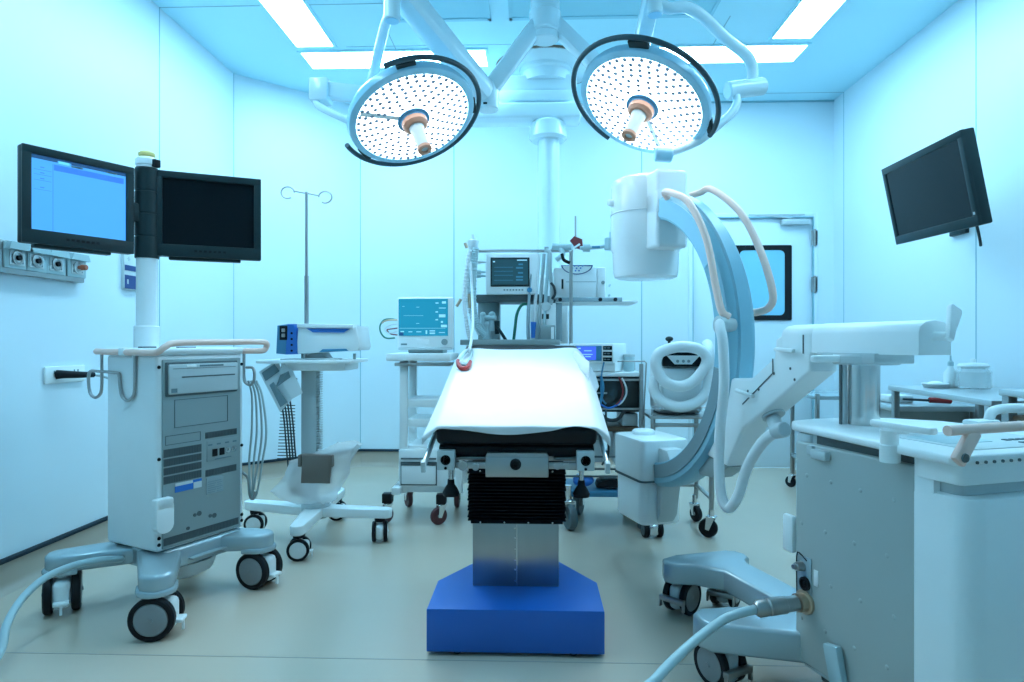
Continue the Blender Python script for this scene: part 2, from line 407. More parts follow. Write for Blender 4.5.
# medical gas rail: outlets run along the wall
A, B = wl(77.5, 255), wl(77.5, 283)
zc0, zc1 = B.z, A.z
t = thing('gas_outlet_rail', 'grey steel rail of medical gas outlets on the left wall under the lit monitor', 'gas outlet', (XL, A.y-.5, zc0))
MB().box(XL, XL+.035, A.y-1.3, A.y, zc0, zc1, .004).build('rail', 'steel2', t, world=True)
for i, (p, lab) in enumerate(((63.5, 'outlet with an orange plug'), (42, None), (22, None), (2, None))):
    c = wl(p+5, 262); y = c.y; h_ = (zc1-zc0)
    o = MB().box(XL+.03, XL+.043, y-.062, y+.062, zc0+.03*h_/.2, zc1-.004, .006).prism([(-.062, 0), (.062, 0), (.05, .03), (-.05, .03)], 0, .03, 0, TR((XL+.034, y, zc1-.035), RZ(90)@RX(90)@RZ(0))).build('outlet', 'cable', t, world=True, label=lab)
    MB().box(XL+.042, XL+.046, y-.040, y+.040, zc0+.035, zc1-.04, .004).build('face_plate', 'paper', o, world=True)
    MB().lathe([(.030, 0), (.030, .005), (.020, .007), (.018, .003), (0, .003)], 20, TR((XL+.045, y, (zc0+zc1)/2), RY(90))).build('socket_ring', 'steel2' if i else 'pale', o, world=True)
    if i == 0: MB().lathe([(.009, 0), (.009, .012), (.013, .014), (.013, .036), (.010, .039), (0, .039)], 16, TR((XL+.05, y, (zc0+zc1)/2), RY(90))).build('plug', 'orange', o, world=True)
    else: MB().lathe([(.011, 0), (.011, .012), (0, .012)], 14, TR((XL+.046, y, (zc0+zc1)/2), RY(90))).build('socket_core', 'black', o, world=True)
    b = MB()
    for dy in (-.024, .024):
        for dz in (zc0+.05, zc1-.06): b.box(XL+.045, XL+.047, y+dy-.007, y+dy+.007, dz-.006, dz+.006)
    b.build('screws', 'print', o, world=True)
# shut-off valve notice behind the pole
c = wl(130, 273); y0, y1 = wl(121, 273).y, wl(146, 273).y; z0, z1 = wl(130, 290).z, wl(130, 255).z
t = thing('valve_notice_box', 'small white and navy gas valve box on the left wall behind the monitor pole', 'valve box', (XL, c.y, z0))
MB().box(XL, XL+.018, y0, y1, z0, z1, .003).build('box', 'paper', t, world=True)
MB().box(XL+.017, XL+.020, y0+.004, y1-.004, z0+.004, z0+.40*(z1-z0)).box(XL+.017, XL+.020, y0+.004, y1-.004, z0+.53*(z1-z0), z0+.68*(z1-z0)).build('printed_band', 'navy', t, world=True)
for q in (.36, .66): MB().lathe([(.014, 0), (.014, .02), (.009, .028), (0, .028)], 16, TR((XL+.018, y0+.68*(y1-y0), z0+q*(z1-z0)), RY(90))).build('valve_knob', 'black', t, world=True)
MB().box(XL+.0175, XL+.0195, y0+.035, y0+.045, z0+.80*(z1-z0), z0+.92*(z1-z0)).box(XL+.0175, XL+.0195, y0+.027, y0+.053, z0+.845*(z1-z0), z0+.875*(z1-z0)).box(XL+.0195, XL+.0215, y0+.02, y0+.032, z0+.15*(z1-z0), z0+.28*(z1-z0)).build('printed_mark', 'pale', t, world=True)
# double wall socket with its plug
y0, y1 = wl(43, 375).y, wl(83, 375).y; z0, z1 = wl(60, 383).z, wl(60, 366).z; zc = (z0+z1)/2
t = thing('wall_socket', 'white double power socket low on the left wall', 'socket', (XL, (y0+y1)/2, z0))
MB().box(XL, XL+.012, y0, y1, z0, z1, .005).build('plate', 'white', t, world=True)
b = MB()
for yy in (y0+.25*(y1-y0), y0+.75*(y1-y0)):
    for dy, dz in ((-.012, .012), (.012, .012), (0, -.012)): b.box(XL+.011, XL+.0135, yy+dy-.003, yy+dy+.003, zc+dz-.008, zc+dz+.008)
b.build('slots', 'print', t, world=True)
yp = y0+.26*(y1-y0)
t = thing('power_plug', 'black power plug with a grey lead in the left wall socket', 'plug', (XL, yp, zc))
MB().tube([(XL+.014, yp, zc+.002), (XL+.045, yp+.01, zc+.002), (XL+.075, yp+.06, zc-.002), (XL+.085, yp+.14, zc-.006)], lambda q: .021-.008*q, 14, 5).build('plug_body', 'black', t, world=True)
MB().tube([(XL+.085, yp+.13, zc-.005), (XL+.11, yp+.22, zc-.03), (XL+.16, yp+.36, zc-.12), (XL+.24, yp+.50, zc-.26), (XL+.3, yp+.55, zc-.5)], .0055, 8).build('lead', 'cableg', t, world=True)

# ================================================================== imaging workstation on wheels, left
W = thing('imaging_workstation', 'tall wheeled workstation at the left with two monitors on a pole', 'workstation', (-1.472, 2.632, 0), 65)
X0, X1, Y0, Y1 = -.215, .182, -.150, .165
MB().box(X0, X1, Y0, Y1, .235, .985, .014, 3).build('cabinet', 'white', W)
MB().box(X0-.008, X1+.01, Y0-.006, Y1+.01, .985, 1.012, .012, 3).build('top_cover', 'white', W)
# panel facing the table
pn = MB().box(X0+.020, X1-.022, Y0-.008, Y0+.01, .245, .968, .003).build('rear_panel', 'grey', W)
yp = Y0-.008
MB().box(-.187, .137, yp-.010, yp+.002, .826, .958, .004).build('recess_frame', 'greyd', pn)
MB().box(-.180, .134, yp-.017, yp-.006, .834, .950, .006).build('drive_front', 'pale', pn)
MB().box(-.128, .116, yp-.019, yp-.015, .897, .902).box(-.165, .120, yp-.0185, yp-.015, .932, .9335).build('drive_slot', 'greyd', pn)
MB().box(-.108, -.065, yp-.0185, yp-.016, .937, .947, .001).build('drive_label', 'white', pn)
MB().box(-.05, .06, yp-.0185, yp-.016, .938, .945).box(-.172, -.148, yp-.0185, yp-.016, .841, .857).build('drive_print', 'print', pn)
b = MB(); q = .0016
for x0, x1, z0, z1 in ((-.148, .095, .703, .812), (-.186, -.034, .640, .676)):
    b.box(x0, x1, yp-q, yp, z1-.002, z1).box(x0, x1, yp-q, yp, z0, z0+.002).box(x0, x0+.002, yp-q, yp, z0, z1).box(x1-.002, x1, yp-q, yp, z0, z1)
b.build('cover_outline', 'greyd', pn)
for x0, x1, z0, z1 in ((-.193, -.03, .594, .625), (-.193, -.03, .560, .588), (-.193, -.03, .527, .554), (-.193, -.03, .492, .521), (-.012, .140, .643, .668), (-.011, .138, .488, .515), (-.193, .149, .257, .286)):
    n_ = int((x1-x0)/.007)
    b = MB().box(x0, x1, yp-.0012, yp, z0, z1)
    for i in range(n_): b.box(x0+(i+.25)*(x1-x0)/n_, x0+(i+.6)*(x1-x0)/n_, yp-.003, yp, z0+.002, z1-.002)
    b.build('vent', 'greyd', pn)
MB().box(-.006, .145, yp-.003, yp, .548, .632, .002).build('connector_plate', 'grey', pn)
b = MB()
for x in (.018, .052): b.box(x, x+.024, yp-.006, yp-.002, .566, .596, .002)
b.build('power_inlet', 'black', pn)
for x in (.092, .122): MB().lathe([(.011, 0), (.011, .004), (.006, .004), (.006, .001), (0, .001)], 14, TR((x, yp-.002, .583), RX(90))).build('bnc_socket', 'chrome', pn)
b = MB()
for x in (.0, .04, .08, .118): b.box(x, x+.018, yp-.0042, yp-.003, .612, .618)
b.box(.03, .11, yp-.0042, yp-.003, .552, .555); b.build('socket_print', 'print', pn)
MB().box(-.146, -.068, yp-.0025, yp, .452, .476).build('blue_label', 'royal', pn)
MB().box(-.146, -.070, yp-.0028, yp, .476, .487).box(-.066, -.03, yp-.0025, yp, .452, .477).build('white_label', 'paper', pn)
MB().box(-.070, -.03, yp-.0027, yp, .477, .487).build('blue_label', 'royal', pn)
MB().box(-.008, .072, yp-.0025, yp, .414, .481).build('rating_plate', 'alu', pn)
b = MB()
for i in range(6): b.box(-.002, .03+.006*(i % 3), yp-.0031, yp-.002, .420+i*.0085, .4235+i*.0085).box(.042, .066-.004*(i % 2), yp-.0031, yp-.002, .420+i*.0085, .4235+i*.0085)
b.build('rating_print', 'print', pn)
b = MB()
for x, z in ((-.06, .345), (.01, .325), (-.09, .3)): b.lathe([(.007, 0), (.007, .003), (0, .003)], 12, TR((x, yp, z), RX(90)))
for x, z in ((-.04, .347), (.03, .322)): b.lathe([(.010, 0), (.010, .002), (.008, .002), (.008, .001), (0, .001)], 14, TR((x, yp, z), RX(90)))
b.build('plug_holes', 'greyd', pn)
b = MB()
for x in (X0+.009, X1-.010):
    for z in (.94, .59, .29, .265): b.lathe([(.007, 0), (.006, .004), (0, .005)], 12, TR((x, Y0, z), RX(90)))
b.build('screws', 'black', W)
MB().prism(rrect(-.036, .036, -.066, .066, .033, 8), 0, .034, .004, TR((-.206, Y0-.040, .380), Matrix(((1, 0, 0, 0), (0, 0, 1, 0), (0, 1, 0, 0), (0, 0, 0, 1))))).box(-.242, -.170, Y0-.04, Y0-.004, .40, .446, .008).build('holder_cup', 'white', W)
# push handle round the top
MB().tube([(-.225, .215, .998), (-.225, .10, .996), (-.226, -.04, .996), (-.232, -.15, .996), (-.235, -.19, 1.0), (-.215, -.205, 1.02), (-.16, -.205, 1.033), (.10, -.205, 1.036), (.225, -.205, 1.036), (.262, -.20, 1.03), (.270, -.19, 1.012), (.255, -.185, .998), (.20, -.165, .997), (.17, -.13, .997)], .0125, 12, 6).build('push_handle', 'beige', W)
MB().boxc((-.225, .035, .998), (.03, .035, .034), .008).build('handle_clip', 'white', W)
hk = [(-0.222, 0.184, 0.99), (-0.222, 0.184, 0.86), (-0.222, 0.197, 0.825), (-0.222, 0.228, 0.812), (-0.222, 0.259, 0.825), (-0.222, 0.272, 0.86), (-0.222, 0.272, 0.9), (-0.222, 0.257, 0.918), (-0.222, 0.212, 0.918), (-0.222, 0.087, 0.915), (-0.222, 0.07, 0.905), (-0.222, 0.065, 0.87), (-0.222, 0.052, 0.825), (-0.222, 0.017, 0.808), (-0.222, -0.016, 0.825), (-0.222, -0.028, 0.86), (-0.222, -0.028, 0.99)]
MB().tube(hk, .0062, 8, 4).build('cable_hook', 'steel2', W)
MB().tube([(.198, -.135, .985), (.198, -.135, .88), (.198, -.15, .855), (.198, -.175, .85), (.198, -.195, .865), (.198, -.198, .905), (.198, -.185, .925), (.198, -.15, .925)], .0062, 8, 4).build('cable_hook', 'steel2', W)
MB().tube([(.19, -.13, .47), (.205, -.15, .44), (.205, -.16, .38), (.205, -.17, .355), (.205, -.19, .36), (.205, -.195, .39)], .006, 8, 4).build('cable_hook', 'steel2', W)
for zz in (.99,): MB().box(-.16, -.10, .02, .05, 1.011, 1.018, .002).box(-.03, .05, -.02, .0, 1.011, 1.016, .002).build('top_latch', 'greyd', W)
# wheeled base with splayed arms
MB().box(X0+.02, X1-.01, Y0-.012, Y1, .150, .236, .02, 3).build('base_plinth', 'alu', W)
MB().box(-.09, .10, Y0-.035, Y0+.02, .178, .186, .003).build('pedal_tray', 'alu', W)
MB().lathe([(0, .07), (.07, .075), (.12, .10), (.14, .15), (0, .15)], 28, TR((-.02, -.02, 0))).build('drip_dome', 'pale', W)
def armshape(p0, p1, w0, w1):
    p0, p1 = Vector(p0), Vector(p1); d = (p1-p0).normalized(); n = Vector((-d.y, d.x))
    poly = [p0+n*w0/2, p0-n*w0/2, p1-n*w1/2]
    a0 = math.atan2(-n.y, -n.x)
    for i in range(1, 8): poly.append(p1+Vector((math.cos(a0+PI*i/8), math.sin(a0+PI*i/8)))*w1/2)
    poly.append(p1+n*w1/2); return [(v.x, v.y) for v in poly]
for (p0, p1, cx) in (((-.14, -.06), (-.315, -.300), -70), ((-.12, .07), (-.350, .215), 18), ((.1, -.08), (.180, -.250), -50), ((.1, .08), (.21, .28), 20)):
    a = MB().prism(armshape(p0, p1, .16, .115), .160, .228, .016, None, 3).build('base_arm', 'alu', W)
    d = (Vector(p1)-Vector(p0)).normalized()
    MB().prism(armshape(Vector(p1)-d*.05, p1, .135, .135), .150, .172, .008).build('bumper', 'alu', a)
    twin_caster(W, p1[0], p1[1], .16, .076, .088, {-70: 36, 18: -32, -50: 11, 20: 30}[cx], hous='white', brake=True)
# pole and monitors
px_, py_ = -.033, .185
MB().cyl((px_, py_, 1.0), (px_, py_, 1.105), .050, n=28, b=.004).cyl((px_, py_, 1.1), (px_, py_, 1.80), .041, n=28).cyl((px_, py_, 1.78), (px_, py_, 1.822), .044, n=28, b=.01).build('pole', 'whiteg', W)
MB().cyl((px_, py_, 1.822), (px_, py_, 1.848), .033, n=24, b=.008).build('pole_cap', 'yellow', W)
hg = MB()
for i in range(4): hg.cyl((px_, py_, 1.392+i*.096), (px_, py_, 1.392+i*.096+.092), .047, n=28, b=.003)
hg.cyl((px_, py_, 1.392), (px_, py_, 1.776), .0445, n=28).build('hinge_column', 'bez', W)
MB().boxc((px_+.01, py_-.047, 1.795), (.03, .02, .032), .003).build('hinge_lock', 'black', W)
def monitor(p0, p1, z0, z1, lit):
    """p0 to p1 is the bottom edge of the front, left to right as seen from the front"""
    p0, p1 = Vector(p0), Vector(p1); w = (p1-p0).length; d = (p1-p0).normalized(); n = Vector((d.y, -d.x))
    hh = z1-z0
    mm = Matrix(((d.x, 0, n.x, p0.x), (d.y, 0, n.y, p0.y), (0, 1, 0, z0), (0, 0, 0, 1)))    # x right, y up, z out of the screen
    bx = .030; by0 = .052; by1 = .030
    ca = MB().box(0, w, 0, hh, -.045, -.012, .006, 2, mm).box(w*.15, w*.85, hh*.2, hh*.8, -.075, -.04, .015, 2, mm)
    ca.box(0, w, 0, by0, -.013, .002, .003, 2, mm).box(0, w, hh-by1, hh, -.013, .002, .003, 2, mm).box(0, bx, by0-.004, hh-by1+.004, -.013, .002, .003, 2, mm).box(w-bx, w, by0-.004, hh-by1+.004, -.013, .002, .003, 2, mm)
    ca.box(w*.12, w*.80, -.012, .004, -.055, -.02, .004, 2, mm)
    mo = ca.build('monitor', 'bez', W, label='lit monitor showing a blue window' if lit else 'monitor with a dark screen')
    MB().box(bx, w-bx, by0, hh-by1, -.013, -.008, 0, 1, mm).build('screen', 'scrblue' if lit else 'scrblk', mo)
    b = MB()
    for i in range(7): b.box(w*(.36+.045*i), w*(.36+.045*i)+.011, by0*.42, by0*.6, .001, .0035, 0, 1, mm)
    b.build('buttons', 'black', mo)
    if lit:
        sx0, sx1, sy0, sy1 = bx, w-bx, by0, hh-by1; sw, sh = sx1-sx0, sy1-sy0
        Q = lambda u0, u1, v0, v1, o=-.0075: (sx0+sw*u0, sx0+sw*u1, sy1-sh*v1, sy1-sh*v0, -.009, o, 0, 1, mm)
        MB().box(*Q(0, .26, 0, .05)).box(*Q(.26, .40, 0, .025)).box(*Q(.40, 1, 0, .045)).build('title_bar', 'uinavy', mo)
        MB().box(*Q(.27, .38, .025, .06)).build('active_tab', 'uitab', mo)
        MB().box(*Q(.40, .52, .05, .075, -.007)).box(*Q(.78, .9, .03, .05, -.007)).build('grey_tab', 'print', mo)
        MB().box(*Q(.225, .975, .085, .165)).build('blue_bar', 'uiblue', mo)
        b = MB().box(*Q(.212, .217, .08, 1))
        for v in (.19, .255, .33, .455): b.box(*Q(.03, .2, v, v+.005))
        for v in (.15, .225, .30, .42): b.box(*Q(.09, .13, v, v+.012))
        for u in (.45, .8): b.box(*Q(u, u+.004, .09, .16, -.0070))
        b.build('menu_lines', 'uiblue', mo)
    return mo
monitor((-.494, .203), (-.098, .170), 1.402, 1.763, True)
monitor((-.022, .150), (.303, -.121), 1.405, 1.772, False)
MB().bar((px_, py_, 1.58), (-.16, .215, 1.58), .05, .08, .006).build('monitor_bracket', 'bez', W)

# cables of the workstation
t = thing('hanging_cable', 'looped grey cable hanging from the hook on the far side of the workstation', 'cable', tuple(W.matrix_basis @ Vector((.2, -.17, 0))))
b = MB(); mw = W.matrix_basis
for i, (dx, dl) in enumerate(((0, 0), (.014, .03), (.028, -.03), (.040, .02))):
    b.tube([mw @ Vector(p) for p in [(.195+dx*.2, -.165-dx, .868), (.205, -.175-dx*1.6, .80), (.20, -.18-dx*2.2, .65), (.20, -.165-dx*2, .52), (.202, -.168-dx, .40-dl), (.206, -.178, .365-dl*.3)]], .0046, 8)
b.build('cable_loop', 'cableg', t, world=True)
t = tag(MB().tube([at(122, 559, 2.44), at(100, 560, 2.36), at(72, 566, 2.29), at(45, 578, 2.2), at(22, 599, 2.1), at(7, 624, 2.0), at(-6, 662, 1.9), (-1.6, 1.6, .017), (-1.35, 1.1, .017)], .0125, 14, 8).build('floor_cable', 'cable'), 'thick pale grey-blue cable leaving the workstation base at the lower left', 'cable')
# ================================================================== device trolley with the column stand
ex, ey = -1.15, 3.34
E_ = thing('device_trolley', 'column trolley on five castors left of the table with a tray and tall drip pole', 'trolley', (ex, ey, 0))
feet = [((-1.12, 3.016), -70), ((-.80, 3.302), -8), ((-1.149, 3.70), 60), ((-1.513, 3.43), 160)]
MB().lathe([(0, .115), (.07, .115), (.075, .13), (.075, .19), (.06, .205), (0, .205)], 28, TR((ex, ey, 0))).build('hub', 'pale', E_, world=True)
for (fx, fy), a in feet:
    d = Vector((fx-ex, fy-ey)).normalized(); e1 = Vector((fx, fy))+d*.03
    poly = armshape((ex, ey), e1, .105, .068)
    o = MB().prism(poly, .125, .172, .007).build('base_arm', 'white', E_, world=True)
    MB().cyl((fx, fy, .105), (fx, fy, .127), .028).build('castor_collar', 'black', o, world=True)
    b = TR((-ex, -ey, 0))
    twin_caster(E_, fx-ex, fy-ey, .12, .052, .058, {-70: 101, -8: 10, 60: 100, 160: 95}[a], disc='white', hous='white', brake=(a == -70))
cx, cy = at(309, 0, 3.37).x, 3.40
b = MB().box(cx-.044, cx+.040, cy-.03, cy+.03, .19, .93, .006)
o = b.build('column', 'pale', E_, world=True)
b = MB()
for i in range(38): b.box(cx+.038, cx+.058, cy-.03, cy+.02, .42+i*.0128, .4265+i*.0128)
b.build('rack_teeth', 'pale', o, world=True)
MB().box(cx-.22, cx+.27, cy-.19, cy+.16, .925, .943, .006).box(cx-.10, cx+.22, cy-.12, cy+.14, .885, .926, .008).build('tray', 'white', E_, world=True)
MB().box(cx-.10, cx+.12, cy-.17, cy-.07, .942, .949, .002).box(cx+.03, cx+.20, cy-.17, cy-.10, .943, .951, .002).build('tray_insert', 'pale', E_, world=True)
b = MB()
for dx in (-.10, -.115, -.085, -.07): b.tube([(cx+dx, cy-.10, .93), (cx+dx-.012, cy-.10, .8), (cx+dx+.005, cy-.09, .62), (cx+dx+.02, cy-.08, .40), (cx+dx+.035, cy-.06, .22)], .0045, 8)
b.build('power_leads', 'blackcab', E_, world=True)
b = MB()
for i in range(18): b.bar((cx-.155+.0012*i, cy-.07, .42+i*.0165), (cx-.06, cy-.07, .42+i*.0165), .004, .004)
b.build('cable_comb', 'blackcab', E_, world=True)
MB().lathe([(.018, .815), (.034, .82), (.036, .845), (.012, .855), (.012, .93)], 20, TR((cx-.075, cy-.10, 0))).build('clamp_knob', 'black', E_, world=True)
px0 = at(306.5, 0, 3.5).x
MB().cyl((px0, 3.5, .90), (px0, 3.5, 1.40), .012).cyl((px0, 3.5, 1.38), (px0, 3.5, 1.865), .0085).build('drip_pole', 'steel2', E_, world=True)
b = MB(); zt = 1.865
b.tube([(px0-.07, 3.5, zt+.006), (px0-.02, 3.5, zt-.004), (px0+.02, 3.5, zt-.010), (px0+.07, 3.5, zt-.022)], .0045, 8)
b.tube([(px0-.105+.037*math.cos(2*PI*i/18), 3.5, zt-.003+.032*math.sin(2*PI*i/18)) for i in range(16)], .0045, 8, 2)
b.tube([(px0+.105-.037*math.cos(2*PI*i/18), 3.5, zt-.030+.032*math.sin(2*PI*i/18)) for i in range(16)], .0045, 8, 2)
b.build('drip_hooks', 'steel2', E_, world=True)

# the blue-ended device lying on the tray
D = thing('warming_device', 'white box device with blue end lying on the tray of the column trolley', 'medical device', (cx, cy, .945), 0)
Y = 3.26
a0, a1 = at(296, 0, Y).x, at(360, 0, Y).x
prof = [(a0, .972), (a1-.01, .992), (a1-.002, 1.01), (a1-.018, 1.118), (a0+.01, 1.128)]
xz = Matrix(((1, 0, 0, 0), (0, 0, 1, 0), (0, 1, 0, 0), (0, 0, 0, 1)))
MB().prism(prof, 0, .24, .008, TR((0, Y, 0), xz)).build('body', 'white', D, world=True)
MB().prism([(a0+.055, 1.105), (a0+.09, 1.085), (a1-.085, 1.083), (a1-.05, 1.103)], -.008, .02, .002, TR((0, Y, 0), xz)).build('display_strip', 'royal', D, world=True)
MB().prism([(a0+.01, 1.108), (a1-.03, 1.105), (a1-.03, 1.125), (a0+.01, 1.130)], -.018, .06, .006, TR((0, Y, 0), xz)).build('top_lip', 'white', D, world=True)
MB().prism([(a0+.12, .982), (a1-.06, .988), (a1-.07, 1.0), (a0+.14, .998)], -.006, .02, .002, TR((0, Y, 0), xz)).build('base_shadow_gap', 'slateblue', D, world=True)
e0 = at(277.5, 0, Y+.02).x
MB().prism([(a0-.055, .970), (a0+.01, .972), (a0+.004, 1.07), (a0-.012, 1.128), (a0-.045, 1.128)], -.006, .24, .008, TR((0, Y, 0), xz)).build('blue_shoulder', 'royal', D, world=True)
o = MB().prism([(e0, .975), (a0-.05, .970), (a0-.04, 1.128), (e0+.006, 1.120)], -.002, .235, .006, TR((0, Y, 0), xz)).build('end_cover', 'slateblue', D, world=True)
MB().box(e0+.02, e0+.062, Y-.006, Y+.01, 1.045, 1.118, .003).build('socket_recess', 'black', o, world=True)
MB().box(e0+.032, e0+.050, Y-.010, Y, 1.06, 1.078, .002).box(e0+.032, e0+.050, Y-.010, Y, 1.086, 1.104, .002).build('socket', 'steel2', o, world=True)
b = MB()
for i in range(4): b.lathe([(.006, 0), (.006, .004), (0, .004)], 10, TR((e0+.085, Y-.005, .99+i*.03), RX(90)))
b.build('end_screws', 'black', o, world=True)
MB().prism([(-.02, .945), (.10, .945), (.07, .985), (.01, .985)], .06, .18, .004, TR((a0+.04, Y, 0), xz)).build('pedestal', 'pale', D, world=True)
for x in (a0+.02, a1-.04): MB().cyl((x, Y+.04, .945), (x, Y+.04, .975), .008).build('foot', 'grey', D, world=True)

# leaflets clipped under the tray
L_ = thing('leaflet_pack', 'printed leaflets in a clear sleeve hanging askew from the column trolley', 'leaflets', at(286, 383, 3.28))
b = MB(); P = [at(259, 372, 3.24), at(277, 360, 3.26), at(296, 395, 3.24), at(280, 412, 3.22)]
def slab(b, q, th=.002):
    n = (q[1]-q[0]).cross(q[2]-q[0]).normalized()*th
    t = bmesh.new(); A = [t.verts.new(v+n) for v in q]; B = [t.verts.new(v-n) for v in q]
    t.faces.new(A); t.faces.new(B[::-1])
    for i in range(len(q)): t.faces.new((A[i], A[(i+1) % len(q)], B[(i+1) % len(q)], B[i]))
    bmesh.ops.recalc_face_normals(t, faces=t.faces[:]); b._merge(t); return b
slab(b, P).build('sleeve', 'paper', L_, world=True)
slab(MB(), [at(282, 362, 3.25), at(293, 371, 3.25), at(303, 393, 3.23), at(292, 399, 3.22), at(281, 380, 3.23)]).build('leaflet', 'paper', L_, world=True)
dz = Vector((0, -.006, 0)); b = MB()
slab(b, [at(262, 373, 3.23)+dz, at(275, 364, 3.25)+dz, at(280, 371, 3.25)+dz, at(266, 381, 3.23)+dz])
slab(b, [at(270, 385, 3.23)+dz, at(274, 382, 3.23)+dz, at(288, 402, 3.22)+dz, at(281, 407, 3.21)+dz])
slab(b, [at(281, 375, 3.23)+dz*1.6, at(289, 371, 3.24)+dz, at(291, 377, 3.24)+dz, at(276, 388, 3.23)+dz*1.4])
b.build('printing', 'print', L_, world=True)

# polythene bag over the pedal
G = thing('bagged_foot_pedal', 'grey foot pedal in a crumpled clear polythene bag hung on the column trolley', 'foot pedal', (cx, cy-.1, .30))
gx = at(318, 0, 3.24).x
MB().prism([(gx-.082, .315), (gx+.070, .315), (gx+.072, .462), (gx-.075, .462)], -.02, .04, .012, TR((0, cy-.172, 0), xz)).box(gx-.095, gx-.078, cy-.19, cy-.15, .40, .46, .004).box(gx+.068, gx+.085, cy-.19, cy-.15, .40, .46, .004).build('pedal', 'steelbag', G, world=True)
rr = random.Random(3); rows = []
prof = [(.47, .06, .06, .035), (.475, .10, .13, .05), (.46, .125, .165, .06), (.42, .15, .165, .065), (.36, .175, .145, .07), (.30, .205, .12, .075), (.255, .235, .10, .075), (.225, .20, .085, .065), (.205, .12, .06, .04)]
for z, wl_, wr_, dp in prof:
    row = []
    for i in range(28):
        a = 2*PI*i/28; c_, s_ = math.cos(a), math.sin(a)
        w = wr_ if c_ > 0 else wl_
        j = 1+.10*math.sin(5*a+z*40)+rr.uniform(-.05, .05)
        row.append((gx-.005+c_*w*j+(.05 if z > .45 and c_ > 0 else 0)*c_, cy-.115+s_*dp*j, z+rr.uniform(-.008, .008)+(.045*c_ if z > .44 else 0)))
    rows.append(row+[row[0]])
MB().grid(rows).build('bag', 'poly', G, world=True, ang=60)

# ================================================================== patient monitor trolley
fx, fy = -.68, 3.83
Fm = thing('monitor_trolley', 'white four-castor trolley with a drawer standing behind the left of the table', 'trolley', (fx, fy, 0))
Y = 3.70
x0, x1 = at(402, 0, Y).x, at(447, 0, Y).x
xl, xr = at(388, 0, Y).x, at(452, 0, Y).x
MB().box(xl, xr, Y-.06, Y+.32, .925, .968, .008).build('top_shelf', 'white', Fm, world=True)
MB().box(xl+.06, xr, Y-.05, Y+.30, .898, .908, .003).box(xl+.05, xr, Y-.056, Y-.044, .896, .916, .003).build('under_tray', 'steel2', Fm, world=True)
for x, y in ((x0+.012, Y), (x0+.012, Y+.28), (x1+.07, Y), (x1+.07, Y+.28)): MB().box(x-.022, x+.022, y-.022, y+.022, .16, .93, .005).build('post', 'white', Fm, world=True)
for z in (.70, .585, .43): MB().box(x0+.03, x1+.07, Y+.0, Y+.28, z-.045, z, .004).build('shelf', 'white', Fm, world=True)
dx0, dx1 = at(400, 0, Y).x, at(439, 0, Y).x
MB().box(dx0, dx1+.06, Y-.04, Y+.30, .20, .415, .008).build('drawer_unit', 'white', Fm, world=True)
MB().box(dx0+.012, dx1-.006, Y-.042, Y-.03, .210, .345).build('drawer_gap', 'greyd', Fm, world=True)
d = MB().box(dx0+.018, dx1-.012, Y-.052, Y-.03, .218, .325, .004).build('drawer', 'white', Fm, world=True)
MB().box(dx0+.018, dx1-.012, Y-.054, Y-.035, .326, .336, .001).box(dx0+.015, dx1-.01, Y-.05, Y-.03, .360, .368).build('drawer_pull', 'greyd', d, world=True)
MB().box(dx0-.03, dx1+.09, Y-.02, Y+.03, .165, .205, .004).box(dx0-.03, dx1+.09, Y+.25, Y+.30, .165, .205, .004).box(dx0-.03, dx0+.02, Y-.09, Y+.31, .165, .205, .004).box(dx1+.04, dx1+.09, Y-.09, Y+.31, .165, .205, .004).build('base_frame', 'white', Fm, world=True)
for x, y, a in ((-.835, 3.63, 118), (-.525, 3.62, 125), (dx0, Y+.28, 30), (dx1+.07, Y+.28, 0)):
    o = MB().box(x-.028, x+.028, y-.028, y+.028, .118, .172, .004).build('post_foot', 'black', Fm, world=True)
    fork_caster(Fm, x-fx, y-fy, .12, .050, .028, a, 'redwheel')
mo = thing('patient_monitor', 'patient monitor with a teal trace screen on the white trolley left of the table', 'monitor', (fx, fy, .968))
Y = 3.72
p = lambda x, y, yy=Y: at(x, y, yy)
mx0, mx1, mz0, mz1 = p(397, 0).x, p(453, 0).x, p(0, 349).z, p(0, 298).z
MB().box(mx0+.06, mx1-.06, Y+.02, Y+.2, .966, mz0+.02, .01).build('stand', 'grey', mo, world=True)
MB().box(mx0, mx1, Y, Y+.06, mz0, mz1, .014, 3).box(mx0+.03, mx1-.03, Y+.05, Y+.2, mz0+.02, mz1-.03, .03).build('case', 'white', mo, world=True)
MB().box(mx0+.008, mx1-.006, Y-.004, Y+.02, mz0-.004, mz0+.01, .003).build('lower_rim', 'pale', mo, world=True)
sx0, sx1, sz0, sz1 = p(398.7, 0).x, p(448, 0).x, p(0, 336).z, p(0, 299.8).z
sc = MB().box(sx0, sx1, Y-.003, Y+.01, sz0, sz1).build('screen', 'scrteal', mo, world=True)
def sq(b, u0, u1, v0, v1): return b.box(sx0+(sx1-sx0)*u0, sx0+(sx1-sx0)*u1, Y-.0045, Y-.002, sz1-(sz1-sz0)*v1, sz1-(sz1-sz0)*v0)
b = MB()
for u, v, w, h_ in ((.75, .10, .06, .03), (.88, .07, .08, .06), (.82, .24, .14, .02), (.75, .34, .05, .03), (.82, .42, .13, .08), (.75, .55, .05, .03), (.86, .60, .04, .05), (.86, .70, .12, .07), (.55, .85, .03, .10), (.63, .85, .11, .03), (.63, .91, .11, .04), (.82, .9, .12, .02), (.04, .87, .07, .03), (.2, .88, .08, .02), (.36, .88, .10, .02), (0, .79, .95, .008), (.36, .22, .06, .01), (.08, .2, .04, .008), (.36, .66, .06, .01), (.1, .45, .4, .006)): sq(b, u, u+w, v, v+h_)
b.build('readings', 'uitext', sc, world=True)
